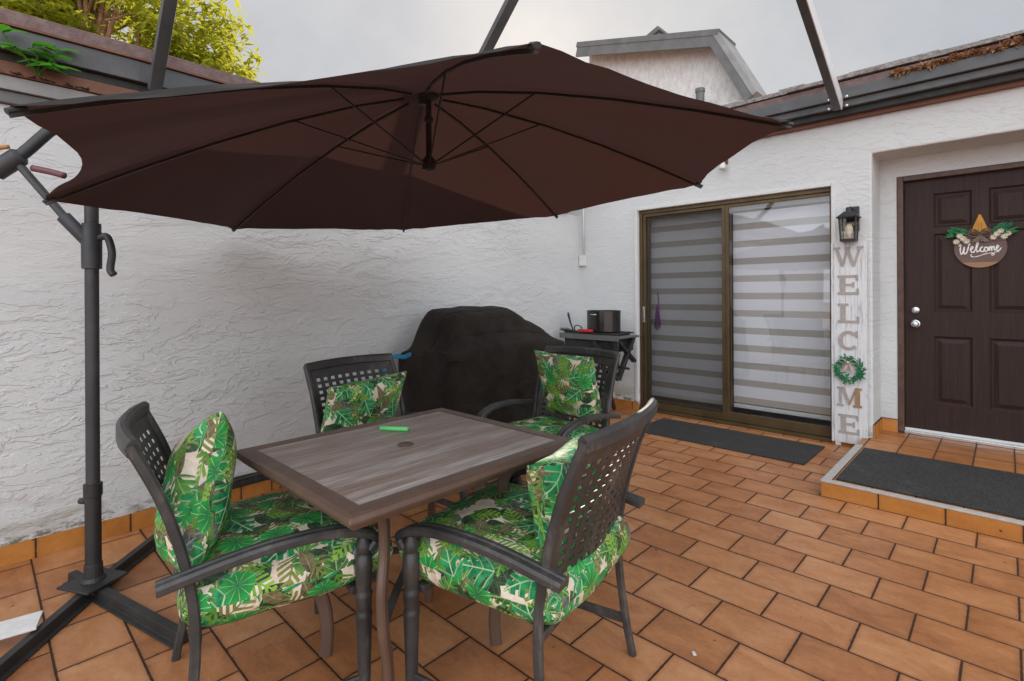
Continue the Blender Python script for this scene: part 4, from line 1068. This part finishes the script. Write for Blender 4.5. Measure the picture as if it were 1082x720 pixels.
def letter(ch, zc, mats, h=0.155, w_=0.165):
    """slab serif capitals drawn in a unit box"""
    sx = lambda u: (u - 0.5) * w_; sz = lambda v: zc + (v - 0.5) * h
    def r(bm, a, b, c, e, d=0.005): R4(bm, sx(a), sx(b), sz(c), sz(e), d)
    def q(bm, pts, d=0.0053): qd(bm, [(sx(a), sz(b)) for a, b in pts], d)
    bm = B()
    if ch == 'E':
        r(bm, 0.05, 0.42, 0, 0.12); r(bm, 0.05, 0.42, 0.88, 1.0); r(bm, 0.15, 0.36, 0.12, 0.88)
        r(bm, 0.42, 0.82, 0, 0.12); r(bm, 0.42, 0.82, 0.88, 1.0); r(bm, 0.36, 0.66, 0.45, 0.56); r(bm, 0.82, 0.93, 0, 0.30); r(bm, 0.80, 0.90, 0.72, 1.0); r(bm, 0.66, 0.74, 0.36, 0.64)
    if ch == 'L':
        r(bm, 0.05, 0.50, 0, 0.12); r(bm, 0.05, 0.50, 0.88, 1.0); r(bm, 0.16, 0.38, 0.12, 0.88); r(bm, 0.50, 0.83, 0, 0.12); r(bm, 0.83, 0.94, 0, 0.34)
    if ch == 'C':
        n = 20; prev = None
        for i in range(n + 1):
            a = R_(42 + 276 * i / n); wd = 0.10 + 0.11 * abs(math.sin((a - PI / 2) / 1.0)) ** 0.8
            o_ = (0.5 + 0.45 * math.cos(a), 0.5 + 0.5 * math.sin(a)); i_ = (0.5 + (0.45 - wd) * math.cos(a), 0.5 + (0.5 - 0.13 - 0.02) * math.sin(a))
            if prev: q(bm, (prev[0], o_, i_, prev[1]))
            prev = (o_, i_)
        r(bm, 0.78, 0.88, 0.66, 1.0)
    if ch == 'W':
        for a, b in (((-0.02, 1), (0.26, 0)), ((0.46, 0.9), (0.26, 0)), ((0.46, 0.9), (0.72, 0)), ((1.0, 1), (0.72, 0))):
            wd = 0.075 if a[0] in (-0.02, 0.46) and b[0] != 0.26 or a[0] == -0.02 else 0.055
            q(bm, ((a[0] - wd, a[1]), (a[0] + wd, a[1]), (b[0] + wd, b[1]), (b[0] - wd, b[1])), 0.005 + 0.0004 * abs(hash((a[0], b[0])) % 3))
        r(bm, -0.14, 0.16, 0.90, 1.0, 0.0062); r(bm, 0.34, 0.60, 0.90, 1.0, 0.0064); r(bm, 0.86, 1.12, 0.90, 1.0, 0.0062)
    if ch == 'M':
        b2 = B()
        r(bm, -0.06, 0.26, 0, 0.11); r(bm, -0.06, 0.22, 0.89, 1.0); r(bm, 0.05, 0.17, 0.11, 0.89); q(bm, ((0.10, 1.0), (0.30, 1.0), (0.56, 0.14), (0.44, 0.14)), 0.0062)
        r(b2, 0.68, 1.08, 0, 0.11); r(b2, 0.80, 1.08, 0.89, 1.0); r(b2, 0.78, 1.0, 0.11, 0.89); q(b2, ((0.80, 1.0), (0.90, 1.0), (0.56, 0.14), (0.46, 0.10)), 0.0072)
        obj('letter', bm, mats[0], wb); obj('letter', b2, mats[1], wb); return
    obj('letter', bm, mats[0], wb)
zp = lambda y: 1.64 - (y - 148) / 397 * 1.61
letter('W', zp(175), [M['letter_grey']]); letter('E', zp(231), [M['letter_pink']]); letter('L', zp(287), [M['letter_pink']]); letter('C', zp(341), [M['letter_grey']])
letter('M', zp(453), [M['letter_grey'], M['letter_brown']], w_=0.15); letter('E', zp(507), [M['letter_pink']])
def leafquad(bm, p, d, n_, ln, wd, bend=0.0):
    d = Vector(d).normalized(); s = d.cross(Vector(n_));
    if s.length < 1e-3: s = d.cross(Vector((0.3, 0.9, 0.1)))
    s.normalize(); u = s.cross(d)
    a = bm.verts.new(p); b = bm.verts.new(p + d * ln * 0.45 + s * wd / 2 + u * bend); c = bm.verts.new(p + d * ln - u * bend); e = bm.verts.new(p + d * ln * 0.45 - s * wd / 2 + u * bend)
    bm.faces.new((a, b, c)); bm.faces.new((a, c, e))
rnd = random.Random(11)
bm = B(); zc = zp(398)
for k in range(230):
    a = rnd.random() * 2 * PI; rr = 0.084 + rnd.gauss(0, 0.012); p = Vector((rr * math.cos(a), -0.02 - rnd.random() * 0.02, zc + rr * math.sin(a)))
    d = Vector((-math.sin(a) + rnd.gauss(0, 0.7), -0.5 * rnd.random(), math.cos(a) + rnd.gauss(0, 0.7))); leafquad(bm, p, d, (0, -1, rnd.random()), 0.032, 0.014, 0.003)
wr = obj('wreath', bm, M['wreath'], wb)
bm = B()
for s_ in (-1, 1):
    sweep(bm, smooth_path([(0, -0.04, zc + 0.055), (s_ * 0.035, -0.048, zc + 0.082), (s_ * 0.06, -0.04, zc + 0.065), (s_ * 0.035, -0.036, zc + 0.05), (0, -0.04, zc + 0.055)], 5), rrect(0.004, 0.026, 0.001), up=(0, 1, 0))
    sweep(bm, [(s_ * 0.004, -0.042, zc + 0.05), (s_ * 0.02, -0.042, zc + 0.01), (s_ * 0.026, -0.04, zc - 0.018)], rrect(0.022, 0.003, 0.001), up=(0, 1, 0))
lathe(bm, [(0.004, 0.012), (0.014, 0.006), (0.014, -0.006), (0.004, -0.012)], (0, -0.044, zc + 0.055), 10, 'x')
obj('bow', bm, M['burlap'], wr, smooth=True, angle=50)

# ------------------------------------------------------------------ round door sign
ds = thing('door_sign', 'round brown wooden welcome sign with white script, amber ribbon and flowers on the entry door', 'sign', (-0.150, 4.9 + 0.398, 1.575))
bm = B(); lathe(bm, [(0.146, 0.0), (0.151, -0.002), (0.151, -0.010), (0.148, -0.012)], (0, 0, 0), 44, 'y'); obj('disc', bm, M['sign_wood'], ds)
bm = B(); a = [(-0.006, 0.252), (0.006, 0.252), (0.018, 0.22), (0.052, 0.12), (0.04, 0.10), (-0.04, 0.10), (-0.052, 0.12), (-0.018, 0.22)]
f = [bm.verts.new((x, -0.014, z)) for x, z in a]; b = [bm.verts.new((x, -0.026, z)) for x, z in a]; bm.faces.new(f); bm.faces.new(b[::-1])
for i in range(8): bm.faces.new((f[i], f[(i + 1) % 8], b[(i + 1) % 8], b[i]))
for x in (-0.024, 0, 0.024): sweep(bm, [(x * 0.2, -0.027, 0.24), (x, -0.030, 0.12)], rect(0.010, 0.006), up=(0, 1, 0))
obj('ribbon', bm, M['amber'], ds, bevel=0.002)
bm = B()
for s_ in (-1, 1):
    for dz in (0.0, 0.02):
        sweep(bm, smooth_path([(0, -0.035, 0.095 + dz), (s_ * 0.035, -0.05, 0.125 + dz), (s_ * 0.062, -0.04, 0.105 + dz), (s_ * 0.035, -0.032, 0.085 + dz), (0, -0.035, 0.095 + dz)], 5), rrect(0.004, 0.022, 0.001), up=(0, 1, 0))
    for q in (0.012, 0.03, 0.045): sweep(bm, [(s_ * 0.003, -0.04, 0.09), (s_ * q, -0.03, 0.045)], rrect(0.014, 0.003, 0.001), up=(0, 1, 0))
obj('bow', bm, M['plaid'], ds, smooth=True, angle=50)
for s_ in (-1, 1):
    bm = B(); bl = B()
    for k in range(4 if s_ < 0 else 5):
        c = Vector((s_ * (0.075 + 0.022 * k * 0.9), -0.03 - 0.006 * (k % 2), 0.085 + 0.022 * ((k * 7) % 3 - 1) + (0.012 if s_ > 0 else -0.01)))
        for j in range(9):
            a = j * PI / 4.5 + k; leafquad(bm, c, (math.cos(a), -0.35, math.sin(a)), (0, -1, 0), 0.023, 0.017, 0.005)
    for k in range(20):
        c = Vector((s_ * (0.06 + rnd.random() * 0.09), -0.02, 0.095 + rnd.random() * 0.05)); leafquad(bl, c, (s_ * (0.5 + rnd.random()), -0.35, rnd.uniform(-0.3, 1.0)), (0, -1, 0.3), 0.05 + 0.03 * rnd.random(), 0.02, 0.004)
    obj('flower', bm, M['petal'], ds); obj('leaf_spray', bl, M['wreath'], ds)

# script lettering as one brush line per stroke
sc_ = {'w': [(-1.32, .30), (-1.25, .42), (-1.20, .36), (-1.24, .05), (-1.18, -.22), (-1.08, -.12), (-1.0, .25), (-1.02, -.1), (-.95, -.24), (-.84, -.1), (-.76, .2), (-.70, .42), (-.62, .40)],
       'e1': [(-.68, -.02), (-.54, .08), (-.48, .18), (-.56, .22), (-.62, .08), (-.58, -.12), (-.46, -.16), (-.36, 0.0)],
       'l': [(-.36, 0.0), (-.22, .26), (-.18, .48), (-.26, .46), (-.30, .1), (-.24, -.14), (-.14, -.08), (-.08, .02)],
       'c': [(.08, .12), (.02, .16), (-.06, .04), (-.02, -.14), (.10, -.14), (.18, -.02)],
       'o': [(.30, .12), (.20, .10), (.17, -.06), (.26, -.16), (.36, -.06), (.33, .10), (.28, .10), (.40, .04)],
       'm': [(.42, .14), (.44, -.14), (.47, .06), (.54, .14), (.57, .04), (.57, -.14), (.61, .06), (.68, .14), (.72, .04), (.73, -.10), (.80, -.12)],
       'e2': [(.80, -.08), (.93, .04), (.96, .14), (.89, .18), (.84, .04), (.88, -.14), (1.0, -.14), (1.12, 0.02)],
       'swash': [(-.55, -.28), (-.62, -.36), (-.50, -.46), (-.20, -.44), (.20, -.32), (.55, -.28), (.72, -.36), (.66, -.44), (.58, -.38), (.80, -.24), (1.0, -.22)]}
bm = B()
for k, pts in sc_.items():
    pp = smooth_path([(x * 0.098 + 0.008, -0.0135, z * 0.115 - 0.012 + x * 0.004) for x, z in pts], 5)
    n_ = len(pp); sweep(bm, pp, rrect(0.0085 if k != 'swash' else 0.006, 0.004, 0.001), up=(0, 1, 0), scales=[0.65 + 0.5 * abs(math.sin(i * 0.55)) for i in range(n_)])
obj('script_lettering', bm, M['ink_white'], ds)

# ------------------------------------------------------------------ wall lantern, junction box, small lamp
ln = thing('wall_lantern', 'small black lantern with clear panes fixed above the welcome board', 'lamp', (-0.905, 4.9, 1.73))
bm = B(); box(bm, -0.035, 0.055, -0.022, -0.0005, 0.0, 0.20); obj('wall_plate', bm, M['black_plastic'], ln, bevel=0.006)
bm = B(); tube(bm, smooth_path([(0.01, -0.02, 0.15), (0.005, -0.06, 0.185), (0.0, -0.10, 0.165)]), 0.012, 10); obj('bracket', bm, M['black_plastic'], ln, smooth=True)
def pyr(bm, r0, z0, r1, z1, c=(0, -0.10)):
    a = [bm.verts.new((c[0] + x * r0, c[1] + y * r0, z0)) for x, y in ((-1, -1), (1, -1), (1, 1), (-1, 1))]; b = [bm.verts.new((c[0] + x * r1, c[1] + y * r1, z1)) for x, y in ((-1, -1), (1, -1), (1, 1), (-1, 1))]
    bm.faces.new(a[::-1]); bm.faces.new(b)
    for i in range(4): bm.faces.new((a[i], a[(i + 1) % 4], b[(i + 1) % 4], b[i]))
bm = B(); pyr(bm, 0.072, 0.100, 0.074, 0.108); pyr(bm, 0.070, 0.1085, 0.030, 0.150); pyr(bm, 0.02, 0.1505, 0.016, 0.165); obj('lamp_cap', bm, M['black_plastic'], ln)
bm = B(); pyr(bm, 0.052, -0.085, 0.054, -0.066)
for x, y in ((-1, -1), (1, -1), (1, 1), (-1, 1)): sweep(bm, [(x * 0.046, -0.10 + y * 0.046, -0.066), (x * 0.056, -0.10 + y * 0.056, 0.0995)], rect(0.010, 0.010))
obj('cage', bm, M['black_plastic'], ln)
bm = B(); pyr(bm, 0.043, -0.0655, 0.053, 0.099); obj('glass_pane', bm, M['lamp_glass'], ln)
bm = B(); lathe(bm, [(0.014, -0.064), (0.014, -0.03), (0.028, 0.0), (0.028, 0.025), (0.015, 0.05), (0.003, 0.055)], (0, -0.10, 0), 16); obj('bulb', bm, M['bulb'], ln, smooth=True)
jb = thing('junction_box', 'small white electrical box with conduit on the stucco wall in the corner', 'electrical box', (-3.545, 4.9, 1.62))
bm = B(); box(bm, -0.042, 0.045, -0.035, -0.0005, -0.06, 0.06); obj('cover_box', bm, M['white_plastic'], jb, bevel=0.006)
bm = B(); tube(bm, [(0.012, -0.016, 0.061), (0.012, -0.016, 1.0)], 0.011, 10); obj('conduit', bm, M['white_plastic'], jb, smooth=True)
sl_ = thing('flood_lamp', 'small white lamp on a rusty bracket under the eave above the sliding door', 'lamp', (-1.915, 4.9, 2.45))
bm = B(); box(bm, -0.03, 0.03, -0.012, -0.0005, 0.0, 0.06); tube(bm, [(0, -0.01, 0.03), (0, -0.05, 0.02)], 0.01, 8); obj('bracket', bm, M['board_brown'], sl_)
bm = B(); lathe(bm, [(0.01, 0.03), (0.02, 0.02), (0.035, -0.03), (0.03, -0.045), (0.005, -0.048)], (0, -0.06, -0.01), 16); obj('lamp_head', bm, M['white_plastic'], sl_, smooth=True)

def leafoval(bm, p, d, n_, ln, wd, bend):
    d = Vector(d).normalized(); s_ = d.cross(Vector(n_)).normalized(); u = s_.cross(d); rows = []
    for t, k in ((0.0, 0.08), (0.15, 0.6), (0.38, 1.0), (0.62, 0.92), (0.85, 0.5), (1.0, 0.04)):
        c = p + d * ln * t - u * bend * 3 * t * t; rows.append([bm.verts.new(c + s_ * wd / 2 * k * q + u * bend * 0.6 * abs(q)) for q in (-1, 0, 1)])
    for a, b in zip(rows, rows[1:]):
        for i in (0, 1): bm.faces.new((a[i], a[i + 1], b[i + 1], b[i]))
# ------------------------------------------------------------------ loose things
bm = B(); tube(bm, [(0, -0.62, 0), (0, 0.62, 0)], 0.018, 12); o = tag(obj('black_pipe', bm, M['base_metal'], smooth=True, angle=40), 'long black pipe lying along the skirting of the stucco wall', 'pipe'); o.location = (-3.345, 1.45, 0.112); o.rotation_euler = (0, 0, R_(2.6))
bm = B(); box(bm, -0.055, 0.055, -0.14, 0.14, 0.0, 0.010); o = tag(obj('paver_scrap', bm, M['paper'], bevel=0.002), 'worn white board scrap lying across a leg of the parasol base', 'board'); o.location = (-2.60, 0.03, 0.052); o.rotation_euler = (R_(2), R_(3), R_(-14))
lf = B(); leafquad(lf, Vector((0, 0, 0)), (1, 0.2, 0.1), (0, 0, 1), 0.035, 0.016, 0.006)
o = tag(obj('dry_leaf', lf, M['gold_leaf']), 'tiny curled brown leaf lying alone on the open floor tiles', 'leaf'); o.location = (-0.578, 1.398, 0.004); o.rotation_euler = (0, 0, 2.2)
for px, py, lb in ((0.062, 2.004, 'white paper crumb on the tiles near the right end of the step'), (-0.786, 1.718, 'white paper crumb on the tiles beside the lattice back chair')):
    lf = B(); box(lf, -0.009, 0.009, -0.006, 0.006, 0, 0.004); o = tag(obj('paper_crumb', lf, M['paper'], bevel=0.0015), lb, 'crumb'); o.location = (px, py, 0.001); o.rotation_euler = (0, 0, px * 9)
# weed growing on the left roof edge
wd = thing('roof_weed', 'small bright green weed sprouting from the gutter of the low roof', 'plant', (-3.29, 0.215, 2.285))
bm = B(); bl = B(); stems = [((0, 0, 0), (0.02, 0.00, 0.06), (0.04, -0.02, 0.12)), ((0, 0, 0), (0.03, 0.03, 0.05), (0.03, 0.07, 0.13)), ((0, 0, 0), (0.04, -0.04, 0.05), (0.05, -0.12, 0.14)), ((0, 0, 0), (0.03, 0.02, 0.03), (0.06, 0.06, 0.04))]
for s_ in stems:
    pp = smooth_path(s_, 4); tube(bm, pp, 0.0035, 6)
    for k in range(3):
        p = pp[-1 - k * 2]; a = rnd.random() * 6.28
        leafoval(bl, p, (math.cos(a) * 0.5 + 0.5, math.sin(a), rnd.uniform(-0.2, 0.5)), (0, 0, 1), 0.085, 0.050, 0.010)
        leafoval(bl, p, (0.4, 0.8 * (-1) ** k, rnd.uniform(-0.1, 0.5)), (0.3, 0, 1), 0.09, 0.052, 0.010)
obj('stem', bm, M['weed_leaf'], wd); obj('leaf', bl, M['weed_leaf'], wd, smooth=True)
bm = B()
for k in range(60):
    p = Vector((-3.30 + rnd.random() * 0.02, 0.05 + rnd.random() * 0.36, 2.268)); leafquad(bm, p, (rnd.gauss(0, 1), rnd.gauss(0, 1), 0.4), (0, 0, 1), 0.02, 0.012, 0.003)
tag(obj('gutter_dirt', bm, M['dirt']), 'dark crumbs of dirt along the low roof gutter', 'dirt', kind='stuff')
bm = B()
for k in range(900):
    x = min(-0.62 + abs(rnd.gauss(0, 0.6)), 3); amt = 0.5 + 0.5 * noise.noise(Vector((x * 5, 0, 0)))
    if rnd.random() > amt + 0.15: continue
    p = Vector((x, 4.70 + rnd.random() * 0.05, 2.845 + rnd.random() * (0.015 + 0.06 * amt * min(1, (x + 0.62) * 1.5)))); leafquad(bm, p, (rnd.gauss(0, 1), rnd.gauss(0, 1), rnd.gauss(0, 0.5)), (rnd.gauss(0, 1), 0, 1), 0.05, 0.025, 0.006)
tag(obj('fallen_leaves', bm, M['gold_leaf']), 'dry brown leaves heaped in the gutter above the entry', 'leaves', kind='stuff')

# ------------------------------------------------------------------ tree beyond the low roof
def tree(name, label, base, height, lobes, seed, nleaf, mat, group='trees beyond the low roof'):
    r = random.Random(seed)
    t = thing(name, label, 'tree', base, 0, group)
    tr = B(); trunk = smooth_path([(0, 0, 0), (0.1, 0.05, height * 0.25), (0.0, 0.15, height * 0.45)], 5)
    tube(tr, trunk, 0.22, 10, scales=[1.2 - 0.5 * i / (len(trunk) - 1) for i in range(len(trunk))]); obj('trunk', tr, M['bark'], t, smooth=True)
    br = B(); top = trunk[-1]; lf = B()
    for (cx, cy, cz, rad) in lobes:
        c = Vector((cx, cy, cz)); mid = top.lerp(c, 0.5) + Vector((r.gauss(0, 0.25), r.gauss(0, 0.25), r.gauss(0, 0.2) - 0.2))
        pp = smooth_path([top, mid, c], 6); tube(br, pp, 0.15, 8, scales=[1 - 0.75 * i / (len(pp) - 1) for i in range(len(pp))])
        for k in range(6):
            e = c + Vector((r.gauss(0, 1), r.gauss(0, 1), r.gauss(0, 0.7))).normalized() * rad * 0.8
            pp = smooth_path([pp[-4], c.lerp(e, 0.5) + Vector((0, 0, 0.1)), e], 4); tube(br, pp, 0.035, 6, scales=[1 - 0.7 * i / (len(pp) - 1) for i in range(len(pp))]); pp = [top, mid, c, c, c]
        ncl = int(nleaf * rad * rad / 22)
        for k in range(ncl):
            d = Vector((r.gauss(0, 1), r.gauss(0, 1), r.gauss(0, 1))).normalized() * rad * (r.random() ** 0.45)
            q = c + d
            if noise.noise(q * 1.3) < -0.10: continue
            for j in range(11):
                a = r.random() * 2 * PI; leafquad(lf, q + Vector((r.gauss(0, 0.05), r.gauss(0, 0.05), r.gauss(0, 0.05))), (math.cos(a), math.sin(a), r.uniform(-1.1, 0.3)), (0, 0, 1), r.uniform(0.12, 0.21), 0.058, 0.010)
    obj('limb', br, M['bark'], t, smooth=True); obj('crown', lf, mat, t)
    return t
tree('leafy_tree', 'yellow green leafy tree with bare orange limbs rising behind the low roof', (-9.2, 1.0, 0), 6.5,
     [(0, 0, 4.6, 1.25), (0.4, 1.0, 4.9, 1.2), (-0.2, -1.0, 5.0, 1.25), (0.2, 0.4, 5.9, 1.3), (-0.6, -2.0, 4.4, 1.1), (-0.2, -0.9, 6.3, 1.2), (0.5, 1.3, 4.1, 0.8), (-0.3, -0.6, 3.9, 0.9)], 5, 9000, M['tree_leaf'])
